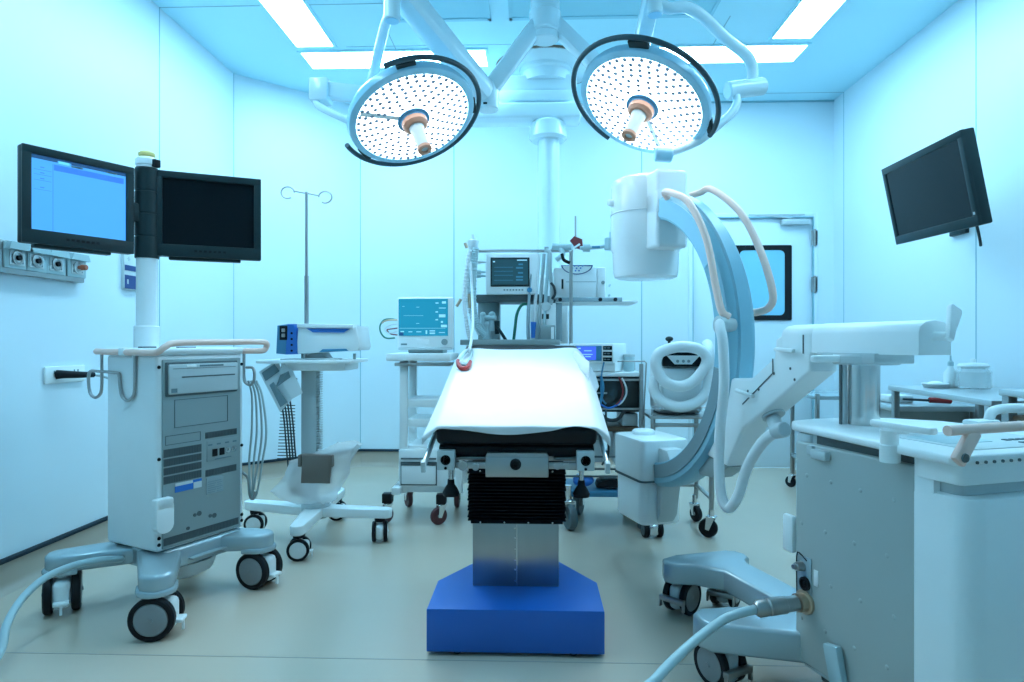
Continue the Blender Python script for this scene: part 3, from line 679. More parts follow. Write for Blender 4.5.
b = MB(); sq(b, .02, .10, .90, .99); b.build('dark_block', 'uinavy', sc, world=True)
MB().lathe([(.019, 0), (.017, .014), (0, .014)], 20, TR((p(444.5, 0).x, Y, p(0, 342).z), RX(90))).build('dial', 'grey', mo, world=True)
MB().box(p(417, 0).x, p(429, 0).x, Y-.003, Y+.01, p(0, 344.5).z, p(0, 339.5).z, .002).build('brand_plate', 'white', mo, world=True)
MB().box(p(401, 0).x, p(407, 0).x, Y-.003, Y+.01, p(0, 345).z, p(0, 343.5).z).build('power_key', 'print', mo, world=True)
t = thing('monitor_leads', 'thin coiled sensor leads sticking out left of the teal-screen monitor', 'cable', tuple(at(393, 330, Y+.1)))
def lead(name, m, pts, Y, r=.005): return MB().tube([at(q[0], q[1], q[2] if len(q) > 2 else Y) for q in pts], r, 8).build(name, m, t, world=True)
lead('lead', 'green', [(398, 320), (391, 319), (384, 320), (380, 326), (381, 333), (386, 338), (395, 338)], Y+.1)
lead('lead', 'brass', [(398, 320), (391, 320), (385, 321), (382, 323)], Y+.095)
lead('lead', 'redb', [(398, 328), (391, 329), (387, 330), (391, 334), (398, 335)], Y+.1, .004)
lead('lead', 'hose', [(398, 324), (390, 325), (385, 329), (389, 333), (398, 331)], Y+.1)
# ================================================================== operating table
ox = -.062
O = thing('operating_table', 'operating table with blue base, steel column and black bellows at the centre', 'operating table', (ox, 2.38, 0))
poly = [(-.355, 2.105), (.231, 2.105), (.231, 2.355), (.075, 2.62), (-.20, 2.62), (-.355, 2.355)]
MB().prism(poly, .012, .155, .004).build('base', 'blue', O, world=True)
for x, y in ((-.255, 2.15), (.13, 2.15), (-.255, 2.33), (.13, 2.33), (-.06, 2.57)):
    twin_caster(O, x-ox, y-2.38, .03, .016, .05, 90, disc='greyd', hous='black')
cl = MB().box(-.222, .089, 2.31, 2.56, .15, .42, .003).build('column', 'steel', O, world=True)
b = MB().box(ox-.0005, ox+.0010, 2.3085, 2.312, .156, .40)
for z in (.175, .215, .25, .29, .33, .365): b.lathe([(.0035, 0), (.003, .002), (0, .0025)], 10, TR((ox-.006, 2.31, z), RX(90)))
b.build('rivet_seam', 'chrome', cl, world=True)
bel = MB(); n_ = 15; z0, z1 = .385, .578
for i in range(n_):
    za, zb = z0+.008+(z1-z0-.012)*i/n_, z0+.008+(z1-z0-.012)*(i+1)/n_; zm = (za+zb)/2
    t = bmesh.new(); rg = []
    for hw, hd, z in ((.158, .125, za), (.175+.002*math.sin(i*2.3), .142, zm-.002), (.175+.002*math.sin(i*2.3), .142, zm+.002), (.158, .125, zb)):
        rg.append([t.verts.new((ox+sx*hw, 2.425+sy*hd, z)) for sx, sy in ((-1, -1), (1, -1), (1, 1), (-1, 1))])
    for a_, b_ in zip(rg, rg[1:]):
        for j in range(4): t.faces.new((a_[j], a_[(j+1) % 4], b_[(j+1) % 4], b_[j]))
    bmesh.ops.recalc_face_normals(t, faces=t.faces[:]); bel._merge(t)
bel.box(ox-.165, ox+.165, 2.29, 2.57, z0, z0+.012, .002).box(ox-.172, ox+.172, 2.28, 2.57, z1-.01, z1+.006, .002)
be = bel.build('bellows', 'bellows', O, world=True, ang=20)
b = MB()
for i in range(4): b.lathe([(.004, 0), (.003, .002), (0, .003)], 8, TR((ox-.13+.086*i, 2.29, z0+.005), RX(90))).lathe([(.004, 0), (.003, .002), (0, .003)], 8, TR((ox-.13+.086*i, 2.28, z1-.002), RX(90)))
b.build('bellows_screws', 'chrome', be, world=True)
# the tilted top: its own slope
TP = Vector((ox, 2.20, .742)); SL = math.atan2(.28, 1.0)
tm = Matrix.Translation(TP) @ Matrix.Rotation(SL, 4, 'X')          # x across, y up the table, z off the padding
HW = .28
o = MB().box(-HW, HW, 0, 1.04, -.072, .0, .022, 4, tm).build('mattress', 'mattress', O, world=True)
MB().box(-HW+.01, HW-.01, .0, 1.03, -.108, -.074, .004, 2, tm).build('top_frame', 'black', O, world=True)
b = MB()
b.box(-HW+.04, -.09, -.002, .02, -.122, -.112, .002, 1, tm).box(.13, HW-.04, -.002, .02, -.122, -.112, .002, 1, tm).box(-HW+.03, HW-.03, .02, .5, -.135, -.108, .002, 1, tm)
b.build('cross_rail', 'steel2', O, world=True)
zb0, zb1 = .614, .678
cb = MB().box(-.167, .050, 2.195, 2.40, .572, .642, .003).prism([(-.167, .642), (.050, .642), (.044, .655), (-.160, .655)], 0, .15, 0, TR((0, 2.195, 0), xz)).build('centre_block', 'steel2', O, world=True)
MB().lathe([(.019, 0), (.019, .012), (.015, .016), (.008, .016), (.008, .010), (0, .010)], 24, TR((-.063, 2.195, .618), RX(90))).build('lock_knob', 'black', cb, world=True)
for sx, x0, x1 in ((-1, -.333, -.273), (1, .146, .206)):
    eb = MB().box(x0, x1, 2.185, 2.33, .597, .663, .003).build('socket_block', 'pale', O, world=True)
    xm = (x0+x1)/2
    MB().lathe([(.017, 0), (.017, .003), (.0135, .003), (.0135, -.05), (0, -.05)], 24, TR((xm, 2.185, .632), RX(90))).build('bore', 'black', eb, world=True)
    MB().lathe([(.005, 0), (.005, .003), (0, .003)], 10, TR((xm, 2.185, .604), RX(90))).build('grub_screw', 'black', eb, world=True)
    MB().cyl((xm+.01*sx*-1, 2.25, .595), (xm+.01*sx*-1, 2.25, .55), .0085, n=14).build('clamp_rod', 'chrome', eb, world=True)
    MB().lathe([(0, .49), (.027, .495), (.030, .505), (.022, .522), (.013, .535), (.012, .552), (0, .552)], 24, TR((xm+.01*sx*-1, 2.25, 0))).build('clamp_knob', 'black', eb, world=True)
for x, z, r_ in ((-.245, .612, .017), (-.20, .607, .012), (.08, .612, .012), (.11, .612, .011)): MB().cyl((x, 2.205, z), (x, 2.188, z), r_, b=.002).build('lever_shaft', 'steel2', O, world=True)
for x0, x1 in ((-.27, -.165), (.05, .148)): MB().box(x0, x1, 2.2, 2.22, .600, .622, .002).build('lever_plate', 'steel2', O, world=True)
for sg in (-1, 1):
    r_ = MB().box(sg*(HW+.022)-.005, sg*(HW+.022)+.005, -.13, .95, -.098, -.068, .003, 2, tm)
    for y in (.12, .45, .8): r_.box(sg*(HW-.01), sg*(HW+.022), y-.012, y+.012, -.094, -.076, .002, 1, tm)
    r_ = r_.build('side_rail', 'alu', O, world=True)
    MB().box(sg*(HW+.022)-.008, sg*(HW+.022)+.008, -.14, -.115, -.102, -.064, .003, 2, tm).build('rail_stop', 'pale', r_, world=True)

# the drape
rr = random.Random(5); NU, NV = 48, 44
rows = []
def hem(u): return .016+.010*math.cos(u*4.6+.3)-.016*math.exp(-((u-.60)/.15)**2)+.012*max(0, abs(u)-.8)/.2
for i in range(NV+1):
    v = (i/NV)**1.5; row = []
    for j in range(NU+1):
        u = j/NU*2-1
        wr = .06+(.05*min(1, (v-.55)/.25) if v > .55 else 0)
        w = HW+(.062 if u < 0 else wr)
        x = u*w; ed = abs(x)-(HW-.012)
        s_ = v*1.02-hem(u)
        if s_ < 0: y, z = -.010+.002*math.sin(u*9), .004+s_
        elif s_ < .02: y, z = -.010+.010*(s_/.02), .004+.004*(s_/.02)**.5
        else: y, z = s_-.02, .008
        if ed > 0:
            z -= (ed/.05)**1.25*(.026+.012*min(1, v*2))*(1.15 if v > .55 and u > 0 else 1)
            x -= math.copysign(ed*.22, x)
        z += .0012*math.sin(u*9+v*5)*math.sin(v*11)+.0010*math.sin(u*23+v*3)*(abs(u) > .5)
        if v > .93: z -= .02*((v-.93)/.07)**2
        row.append(tm @ Vector((x, y, z)))
    rows.append(row)
dr = MB().grid(rows).build('surgical_drape', 'drape', None, solid=.003, sub=1, ang=180)
tag(dr, 'plain white cloth drape spread over the top of the operating table', 'drape')
# folded-back corner of the drape, right of the head end
rows = []
for i in range(7):
    v = i/6
    rows.append([at(574+16*s_/6-1*v, 353+12*s_/6+v*(4+16*s_/6), 2.85-.12*s_/6)+Vector((0, 0, .012-.010*v)) for s_ in range(7)])
fd = MB().grid(rows).build('drape_corner', 'drape', dr, solid=.003, sub=1, ang=180)

def onbed(px, py, off):                               # where the photo's ray meets the sloping table top, raised by off
    n = (tm.to_3x3() @ Vector((0, 0, 1))); p0 = tm @ Vector((0, 0, .008+off)); c = Vector((0, 0, CAM_H)); d = at(px, py, 1.0)-c
    return c+d*((p0-c).dot(n)/d.dot(n))
# breathing tube end resting on the drape
t = thing('breathing_tube', 'thin clear breathing tube ending in a red and white mask resting on the drape', 'breathing tube', tuple(tm @ Vector((-.21, .78, .01))))
q = [at(470.5, 262, 3.75), at(472, 290, 3.70), at(473, 318, 3.5), at(472, 335, 3.28), onbed(470, 347, .035), onbed(468, 352, .02)]
MB().tube(q, .0075, 10, 8).build('tube', 'hose', t, world=True)
MB().tube([onbed(x, y, .016) for x, y in ((470, 349), (465, 353), (461, 359), (462, 364), (466, 364), (470, 359), (472, 352))], .0065, 10, 6, True).build('loop', 'cable', t, world=True)
MB().tube([onbed(x, y, .012) for x, y in ((458, 361), (459, 366), (463, 368.5), (468, 367), (470, 362))], .010, 10, 6).build('mask_rim', 'red', t, world=True)
MB().sphere(onbed(463, 362.5, .016), .016, (1.2, 1, .8)).build('mask', 'hose', t, world=True)

# ================================================================== anaesthesia machine behind the table
Y = 4.05
A_ = thing('anaesthesia_machine', 'grey anaesthesia machine with a worktop behind the head of the table', 'anaesthesia machine', (.05, 4.3, 0))
def pb(b, x0, y0, x1, y1, Y, dep, bev=.004, z=None):
    """a box whose front face spans the pixels x0..x1, y0..y1 at depth Y"""
    a = at(x0, y0, Y); c = at(x1, y1, Y)
    return b.box(a.x, c.x, Y, Y+dep, min(a.z, c.z), max(a.z, c.z), bev)
b = MB(); pb(b, 460, 339.5, 560, 345, Y-.15, .55).build('worktop', 'grey', A_, world=True)
b = MB(); pb(b, 466, 345, 556, 440, Y-.05, .5, .01); b.build('body', 'pale', A_, world=True)
b = MB(); pb(b, 468, 440, 552, 470, Y-.1, .55, .01); b.build('plinth', 'grey', A_, world=True)
for x in (475, 545):
    for y in (Y, Y+.38): twin_caster(A_, at(x, 0, Y).x-.05, y-4.3, .16, .055, .05, 20)
b = MB(); pb(b, 478, 299, 499, 341, Y+.12, .2); b.build('left_upright', 'grey', A_, world=True)
b = MB(); pb(b, 540, 296, 556, 341, Y+.12, .2); b.build('right_upright', 'alu', A_, world=True)
b = MB(); pb(b, 475, 294.5, 545, 301.5, Y-.02, .34); b.build('monitor_shelf', 'greyd', A_, world=True)
b = MB().cyl(at(473, 251, Y), at(573, 251, Y), .010)
b.cyl(at(474, 251, Y), at(474, 299, Y), .009).build('top_bar', 'steel2', A_, world=True)
# right-hand shelf with its rail
a0, a1 = at(556, 302, Y), at(618, 302, Y)
MB().box(a0.x, at(638, 0, Y).x, Y-.02, Y+.34, a0.z-.006, a0.z+.010, .004).build('side_shelf', 'white', A_, world=True)
o = MB().box(a0.x, at(622, 0, Y-.06).x, Y-.07, Y-.05, at(0, 303, Y-.06).z, at(0, 298.8, Y-.06).z, .003).build('shelf_rail', 'alu', A_, world=True)
for x in (560, 600, 615): MB().lathe([(.012, 0), (.012, .014), (0, .014)], 14, TR((at(x, 0, Y-.06).x, Y-.07, at(0, 301, Y-.06).z), RX(90))).build('rail_knob', 'black', o, world=True)
# gas module and vaporiser
b = MB(); pb(b, 540, 303, 556, 341, Y-.06, .2, .006); m1 = b.build('vaporiser', 'white', A_, world=True)
b = MB(); pb(b, 540, 325, 555.5, 343, Y-.10, .1, .008); b.build('vaporiser_tank', 'grey', m1, world=True)
b = MB(); pb(b, 542, 314, 549, 319, Y-.063, .01, .001); b.build('dark_window', 'bez', m1, world=True)
MB().lathe([(.03, 0), (.028, .018), (0, .02)], 20, TR(at(546, 306.5, Y-.06), RX(90))).build('dial', 'pale', m1, world=True)
b = MB(); pb(b, 551, 327, 554, 339, Y-.115, .012, .004); b.build('sight_glass', 'white', m1, world=True)
b = MB(); pb(b, 556, 270, 562, 341, Y, .05, .004); b.build('flow_block', 'alu', A_, world=True)
b = MB()
for p_, r_ in (((483, 322), .04), ((492, 322), .045), ((487, 332), .05)): b.cyl(at(p_[0], p_[1]+9, Y-.04), at(p_[0], p_[1]-7, Y-.04), r_*.55, r_*.45).sphere(at(p_[0], p_[1]-7, Y-.04), r_*.5)
b.cyl(at(484, 318, Y-.04), at(496, 318, Y-.06), .016).build('absorber', 'cable', A_, world=True)
MB().cyl(at(497, 321, Y-.05), at(497, 334, Y-.05), .018, .014).tube([at(497, 327, Y-.07), at(502, 334, Y-.1), at(507, 342, Y-.12)], .010, 8).build('elbow', 'bez', A_, world=True)
# vent hoses on the left side
for i, (pts, r_, m_) in enumerate((([(472, 246), (469, 262), (468, 285), (470, 305), (475, 322), (481, 334)], .022, 'hose'), ([(476, 248), (474, 265), (473, 290), (474, 312), (479, 328), (486, 336)], .020, 'cable'), ([(470, 250), (466, 275), (464, 300), (467, 325), (470, 340)], .012, 'hose'))):
    MB().tube([at(x, y, Y-.10-.03*i) for x, y in pts], r_, 12, 14, ridge=.002).build('corrugated_hose', m_, A_, world=True)
MB().lathe([(.0, .0), (.02, 0), (.03, .01), (.035, .05), (.02, .06), (.012, .09), (0, .09)], 18, TR(at(473, 249, Y-.1))).build('filter', 'hose', A_, world=True)
for p0, p1 in (((469, 294), (470, 308)), ((456.5, 306.5), (461, 299)), ((465, 243), (467, 248))): MB().cyl(at(*p0, Y-.15), at(*p1, Y-.15), .010).build('hose_clip', 'brass', A_, world=True)
MB().tube([at(530, 304, Y), at(522, 305, Y-.02), at(517, 314, Y-.03), at(515, 328, Y-.03), at(513.5, 342, Y-.03)], .0095, 10, 8).build('green_hose', 'green', A_, world=True)
for x, m_ in ((529.5, 'alu'), (536, 'hose'), (541, 'cableg'), (546, 'cable')):
    MB().tube([at(x+3, 254, Y-.03), at(x+1.5, 275, Y-.05), at(x-.5, 300, Y-.05), at(x-1.5, 325, Y-.06), at(x-1, 342, Y-.06)], .011, 10, 6).build('gas_hose', m_, A_, world=True)
MB().tube([at(546, 250, Y-.03), at(550, 254, Y-.04), at(550, 270, Y-.05), at(552, 290, Y-.05), at(551, 305, Y-.05)], .013, 10, 6).build('gas_hose', 'cableg', A_, world=True)
MB().cyl(at(533.5, 322, Y-.1), at(533, 338, Y-.1), .018, .012).build('blue_connector', 'royal', A_, world=True)
MB().tube([at(551, 283, Y-.06), at(554, 287, Y-.07), at(555, 294, Y-.07), at(552, 299, Y-.07)], .008, 8, 6).build('black_hose', 'blackcab', A_, world=True)
MB().cyl(at(546.5, 247, Y-.02), at(546.5, 252, Y-.02), .014).build('bar_end', 'grey', A_, world=True)

# anaesthetic monitor on its shelf
mo = thing('anaesthetic_monitor', 'white anaesthetic monitor with a dark screen on the shelf above the worktop', 'monitor', tuple(at(511, 295, Y+.05)))
b = MB(); pb(b, 485.5, 253, 538, 294.3, Y-.06, .06, .012); pb(b, 490, 257, 533, 294, Y-.01, .2, .03); b.build('case', 'white', mo, world=True)
b = MB(); pb(b, 490.5, 257.5, 529.5, 286.5, Y-.066, .02, .004); fr_ = b.build('screen_frame', 'bez', mo, world=True)
b = MB(); pb(b, 492, 259.5, 528, 284.5, Y-.069, .01, 0); sc = b.build('screen', 'scrdark', fr_, world=True)
b = MB()
for v in (267, 271, 275, 280): pb(b, 494, v, 513, v+.4, Y-.0705, .002, 0)
for v in (263.5, 267, 272, 276, 279): pb(b, 516+(v % 3), v, 523, v+1.6, Y-.0705, .002, 0)
b.build('readings', 'uidim', sc, world=True)
b = MB(); pb(b, 517, 259.6, 527, 260.6, Y-.0705, .002, 0); pb(b, 493, 261, 495, 262.3, Y-.0705, .002, 0); b.build('readings', 'uitext', sc, world=True)
b = MB()
for i in range(7): pb(b, 503.5+i*3, 289, 505.3+i*3, 290.6, Y-.064, .01, .001)
b.build('keys', 'grey', mo, world=True)
MB().lathe([(.017, 0), (.015, .014), (0, .014)], 18, TR(at(529.5, 290, Y-.06), RX(90))).build('dial', 'slateblue', mo, world=True)
for y in (262, 272, 276): MB().cyl(at(477, y, Y-.02), at(486, y, Y-.02), .007).cyl(at(477, y, Y-.02), at(481, y, Y-.02), .012).build('sensor_plug', 'cable' if y > 262 else 'hose', mo, world=True)

# pale box with fan-shaped keypad on the side shelf
kb = thing('gas_analyser', 'pale blue box with a fan-shaped keypad on the side shelf right of the monitor', 'medical device', tuple(at(580, 299, Y)))
b = MB(); pb(b, 553.5, 267.5, 597, 298.2, Y-.03, .25, .012); b.build('case', 'whiteg', kb, world=True)
b = MB(); pb(b, 597, 267, 606, 298.2, Y-.03, .25, .012); b.build('side_pod', 'white', kb, world=True)
c_ = at(577, 262.5, Y-.03); rk = .085
def fan(r0, x, z): return [(x+r0*math.cos(R(a)), z+r0*.75*math.sin(R(a))) for a in range(205, 336, 10)]
zc_ = at(0, 266.5, Y-.03).z
fo = MB().prism([(c_.x+.100*math.cos(R(a)), zc_+.065*math.sin(R(a))) for a in range(186, 355, 8)], -.004, .004, 0, TR((0, Y-.03, 0), xz)).build('keypad_edge', 'navy', kb, world=True)
MB().prism([(c_.x+.092*math.cos(R(a)), zc_-.003+.057*math.sin(R(a))) for a in range(188, 353, 8)], -.006, .004, 0, TR((0, Y-.03, 0), xz)).build('keypad', 'white', fo, world=True)
b = MB()
for dx, dz in ((-.04, -.012), (-.015, -.012), (.01, -.012), (.035, -.012), (-.028, -.026), (-.003, -.027), (.022, -.026), (-.01, -.042), (.012, -.042)): b.lathe([(.005, 0), (.005, .002), (0, .002)], 10, TR((c_.x+dx, Y-.036, zc_+dz), RX(90)))
b.build('keys', 'royal', fo, world=True)
b = MB(); pb(b, 561.5, 279, 563.5, 289, Y-.034, .01, .002); b.build('slot', 'bez', kb, world=True)
b = MB(); pb(b, 566, 281.6, 596, 282.0, Y-.032, .01, 0); b.build('joint_line', 'alu', kb, world=True)
MB().lathe([(.012, 0), (.010, .012), (0, .012)], 14, TR(at(603, 282.5, Y-.03), RX(90))).build('port', 'grey', kb, world=True)
for p_ in ((609.5, 285.5), (609, 295.5)): MB().lathe([(.008, 0), (.006, .03), (0, .03)], 12, TR(at(*p_, Y-.0), RX(90))).build('side_port', 'cable', kb, world=True)

# drip pole clamped to the worktop, with its red clamp
Yp = 3.958
xp = at(571, 0, Yp).x; x2 = at(575.5, 0, Yp).x
MB().cyl((xp, Yp, .62), (xp, Yp, at(0, 250, Yp).z), .0115).cyl((x2, Yp, at(0, 252, Yp).z), (x2, Yp, at(0, 220, Yp).z), .0055).build('drip_pole', 'steel2', A_, world=True)
MB().bar((xp, Yp, .66), (.14, Yp+.10, .66), .03, .03, .004).build('pole_bracket', 'steel2', A_, world=True)
o = MB().prism([(x2-.035, at(0, 244, Yp).z), (x2-.01, at(0, 240, Yp).z), (x2+.04, at(0, 243, Yp).z), (x2+.045, at(0, 253, Yp).z), (x2, at(0, 251, Yp).z)], -.02, .02, .004, TR((0, Yp-.01, 0), xz)).build('pole_clamp', 'redb', A_, world=True, label='dull red clamp')
MB().bar(at(569, 251, Yp-.045), at(580, 244, Yp-.045), .012, .012, .003).build('clamp_lever', 'white', o, world=True)
t = thing('hose_support_arm', 'pale jointed hose arm reaching right from the red clamp', 'support arm', tuple(at(585, 247, 3.85)))
MB().tube([at(552, 246, 3.85), at(560, 247, 3.85), at(572, 247, 3.83)], .020, 12, 4).tube([at(560, 248, 3.85), at(563, 254, 3.82), at(556, 260, 3.82)], .015, 10, 4).build('elbow', 'cable', t, world=True)
MB().tube([at(562, 254, 3.80), at(564, 260, 3.79), at(570, 263, 3.79)], .010, 10, 4).build('black_grip', 'black', t, world=True)
MB().tube([at(580, 248, 3.85), at(595, 247.5, 3.85), at(606, 246, 3.85)], .011, 12, 4).cyl(at(583, 248, 3.85), at(590, 248, 3.85), .024).build('arm', 'cable', t, world=True)
MB().cyl(at(609, 250, 3.85), at(609, 238, 3.85), .030, .026, b=.004).cyl(at(610.5, 238, 3.85), at(610.5, 232, 3.85), .006).build('end_joint', 'cable', t, world=True)
b = MB(); pb(b, 592, 246, 600, 248, 3.838, .01, .001); b.build('joint_band', 'slateblue', t, world=True)
# ================================================================== electrosurgical trolley, right behind the table
Y = 3.60
Hh = thing('equipment_rack', 'steel equipment rack with smoked front and blue lower shelf right of the table', 'rack', (.40, 3.75, 0))
X0_, X1_ = .12, at(643, 0, Y).x
zz = lambda y, yy=Y: at(0, y, yy).z
b = MB()
for y in (Y+.0, Y+.29):
    for x in (X0_, X1_-.01): b.box(x-.011, x+.011, y-.011, y+.011, .12, zz(363) if x > .3 else zz(372), .003)
b.build('uprights', 'steel2', Hh, world=True)
MB().tube([(X1_, Y-.01, zz(420)), (X1_+.015, Y-.02, zz(362)), (X1_+.005, Y-.02, zz(360.5)), (at(617, 0, Y).x, Y-.02, zz(360.5))], .004, 8, 1).build('wire_guard', 'steel2', Hh, world=True)
MB().box(X0_, X1_, Y-.005, Y+.30, zz(375.5), zz(371.5), .004).build('top_shelf', 'white', Hh, world=True)
MB().box(X0_, X1_-.015, Y+.02, Y+.28, zz(410), zz(376), .002).build('smoked_box', 'smoked', Hh, world=True)
b = MB()
for y in (378.5, 406.5): b.box(X0_, X1_, Y-.012, Y-.002, zz(y)-.006, zz(y)+.006, .002)
b.box(X0_, at(607, 0, Y).x, Y-.01, Y+.0, zz(392), zz(390.5), .001).build('front_rails', 'steel2', Hh, world=True)
MB().box(.14, X1_-.02, Y+.02, Y+.28, zz(429), zz(424.5), .003).build('brown_shelf', 'wood', Hh, world=True)
MB().box(at(614, 0, Y+.03).x, at(634, 0, Y+.03).x, Y+.03, Y+.28, zz(461), zz(431), .006).box(at(622, 0, Y+.03).x, at(638, 0, Y+.03).x, Y+.03, Y+.28, zz(424), zz(412), .006).box(.16, .40, Y+.08, Y+.28, zz(461), zz(432), .006).build('power_unit', 'pale', Hh, world=True)
b = MB()
for y in (453, 465, 472): b.box(.14, X1_, Y-.004, Y+.006, zz(y)-.005, zz(y)+.005, .001)
b.build('lower_rails', 'greyd', Hh, world=True)
MB().box(.10, X1_+.01, Y-.03, Y+.31, zz(491), zz(485.5), .006).build('blue_shelf', 'slateblue', Hh, world=True)
for x, y, a in ((.19, 3.56, 200), (.60, 3.60, 170), (.275, 3.87, 160), (.60, 3.87, 30)):
    fork_caster(Hh, x-.40, y-3.75, .24, .070, .040, a, 'greywheel')
ur = at(613.5, 0, Y-.03); zb = zz(362.5, Y-.03); zt = zz(343.5, Y-.03)
t = thing('electrosurgical_unit', 'white electrosurgical unit with a violet-blue screen on the steel rack', 'medical device', (ur.x, ur.y, zz(371)), -24)
dz = zb-zz(371); hh_ = zt-zb; zo = dz
MB().box(-.265, 0, 0, .26, zo, zo+hh_, .008).box(-.20, .0, .03, .24, .002, zo+.004, .004).build('case', 'white', t)
s1 = MB().box(-.225, -.068, -.004, .01, zo+.012, zo+hh_-.012, .002).build('screen_frame', 'slateblue', t)
s2 = MB().box(-.217, -.10, -.006, .0, zo+.017, zo+hh_-.017).build('screen', 'scrviolet', s1)
MB().box(-.205, -.19, -.0075, -.005, zo+.078, zo+.085).box(-.17, -.125, -.0075, -.005, zo+.066, zo+.071).box(-.205, -.12, -.0075, -.005, zo+.045, zo+.05).box(-.165, -.13, -.0075, -.005, zo+.033, zo+.038).build('readings', 'uitext', s2)
for i in range(3):
    z_ = zo+.010+i*.032
    o = MB().box(-.060, -.008, -.004, .01, z_, z_+.022, .002).build('readout', 'scrblk', t)
    MB().box(-.054, -.040, -.0055, -.003, z_+.008, z_+.014).box(-.034, -.018, -.0055, -.003, z_+.008, z_+.014).build('digits', 'print', o)
t = thing('suction_jar', 'small clear jar standing right of the white electrosurgical unit', 'jar', tuple(at(629, 371, Y+.12)))
MB().lathe([(0, 0), (.03, 0), (.032, .01), (.032, .075), (.028, .085), (0, .085)], 20, TR(at(629, 371, Y+.12))).build('jar', 'cable', t, world=True)
MB().lathe([(.034, .082), (.034, .095), (0, .098)], 20, TR(at(629, 371, Y+.12))).build('lid', 'pale', t, world=True)
t = thing('rack_cables', 'red, white and blue cables looped in front of the smoked rack', 'cable', tuple(at(615, 400, Y-.03)))
for nm, m_, pts, r_ in (('blue_cable', 'slateblue', [(604, 362), (602, 372), (601, 385), (602, 398), (606, 404)], .0045), ('blue_cable', 'slateblue', [(601, 376), (603, 388), (600, 404)], .008), ('red_cable', 'redb', [(619, 377), (622, 385), (623, 393), (620, 401), (616, 405)], .0055), ('white_cable', 'hose', [(622, 378), (626, 387), (626, 395), (622, 402), (618, 405)], .005), ('blue_cable', 'royal', [(600, 404), (608, 408), (617, 405), (621, 400)], .006), ('black_cable', 'blackcab', [(598, 406), (602, 415), (609, 420), (618, 419), (624, 411)], .010), ('black_cable', 'blackcab', [(606, 410), (606, 425), (608, 440), (608, 455), (602, 465)], .006)):
    MB().tube([at(x, y, Y-.025) for x, y in pts], r_, 8, 8).build(nm, m_, t, world=True)
t = thing('foot_pedal', 'black foot pedal lying on the blue lower shelf of the rack', 'foot pedal', tuple(at(608, 484.5, Y+.06)))
c_ = at(608, 485.5, Y+.06)
MB().prism([(-.07, 0), (.07, 0), (.075, .02), (.02, .05), (-.06, .03)], -.06, .06, .008, TR(c_, xz)).build('pedal_body', 'black', t, world=True)
MB().box(c_.x-.05, c_.x+.05, c_.y-.05, c_.y+.05, c_.z+.035, c_.z+.05, .006).build('treadle', 'bez', t, world=True)
t = tag(MB().sphere(at(583, 481, Y+.02), .05, (1.15, .8, .62)).sphere(at(578, 479, Y+.03), .03, (1, 1, .8)).sphere(at(589, 480, Y+.03), .028, (1, 1, .9)).build('blue_bundle', 'royal'), 'crumpled blue cloth bundle on the blue lower shelf of the rack', 'cloth')

# ================================================================== warm-air unit on its stand
Y = 3.42
K = thing('instrument_stand', 'slim steel stand on castors behind the C-shaped arm carrying the warm-air unit', 'stand', (.79, 3.58, 0))
xl, xr = at(653, 0, Y).x, at(711.5, 0, Y).x
for x in (xl, xr):
    for y in (Y, Y+.32): MB().cyl((x, y, .13), (x, y, .645), .0125, n=14).build('leg', 'steel2', K, world=True)
MB().box(xl-.02, xr+.02, Y-.02, Y+.34, .628, .645, .004).box(xl, xr, Y-.012, Y+.0, .585, .605, .003).build('shelf', 'steel2', K, world=True)
MB().tube([(xl-.01, Y-.02, .648), (xl-.01, Y-.02, .69), (xr+.0, Y-.02, .69), (xr, Y-.02, .648)], .004, 8, 1).build('guard_rail', 'steel2', K, world=True)
MB().box(xl-.01, xr+.01, Y+.30, Y+.33, .20, .215, .003).box(xl-.012, xl+.012, Y, Y+.32, .20, .215, .003).box(xr-.012, xr+.012, Y, Y+.32, .20, .215, .003).build('stretcher', 'steel2', K, world=True)
twin_caster(K, xl-.79-.005, Y-3.58, .15, .043, .075, 8, disc='greyd', hous='chrome')
fork_caster(K, xr-.79, Y-3.58, .15, .05, .03, 60, 'black'); fork_caster(K, xl-.79+.0, Y+.32-3.58, .15, .045, .03, 120, 'black'); fork_caster(K, xr-.79-.01, Y+.32-3.58, .15, .045, .03, 200, 'black')
Wu = thing('warm_air_unit', 'pale warm-air unit wound with a fat white hose on the steel stand', 'warming unit', (.76, Y+.15, .645))
xc = at(681, 0, Y+.05).x; zt = zz(352, Y+.05)
MB().box(xc-.125, xc+.12, Y+.06, Y+.30, .645, .93, .03, 3).box(xc-.11, xc+.105, Y+.03, Y+.2, .66, .90, .02, 3).build('body', 'white', Wu, world=True)
o = MB().box(xc-.108, xc+.108, Y+.0, Y+.08, zz(365.5, Y), zz(352, Y), .006).build('control_bay', 'scrblk', Wu, world=True)
MB().prism([(xc-.088, zz(355, Y)), (xc+.088, zz(355, Y)), (xc+.045, zz(363.5, Y)), (xc-.045, zz(363.5, Y))], -.004, .01, .002, TR((0, Y, 0), xz)).build('control_panel', 'white', o, world=True)
b = MB()
for i in (-.03, .0, .028): b.lathe([(.008, 0), (.008, .002), (0, .002)], 12, TR((xc+i, Y-.004, zz(360.5, Y)), RX(90)))
b.build('keys', 'grey', o, world=True)
MB().sphere((xc-.052, Y+.1, zz(339, Y+.1)), .018, (1.2, 1, .8)).cyl((xc-.052, Y+.1, .92), (xc-.052, Y+.1, zz(339, Y+.1)), .008).build('knob', 'bez', Wu, world=True)
hp = []
for px_i, py_i in ((663, 351), (681, 346.5), (699, 349.5), (707, 359), (702, 372), (690, 383.5), (676, 386), (663, 380), (656.5, 367), (657, 357)): hp.append(at(px_i, py_i, Y-.05))
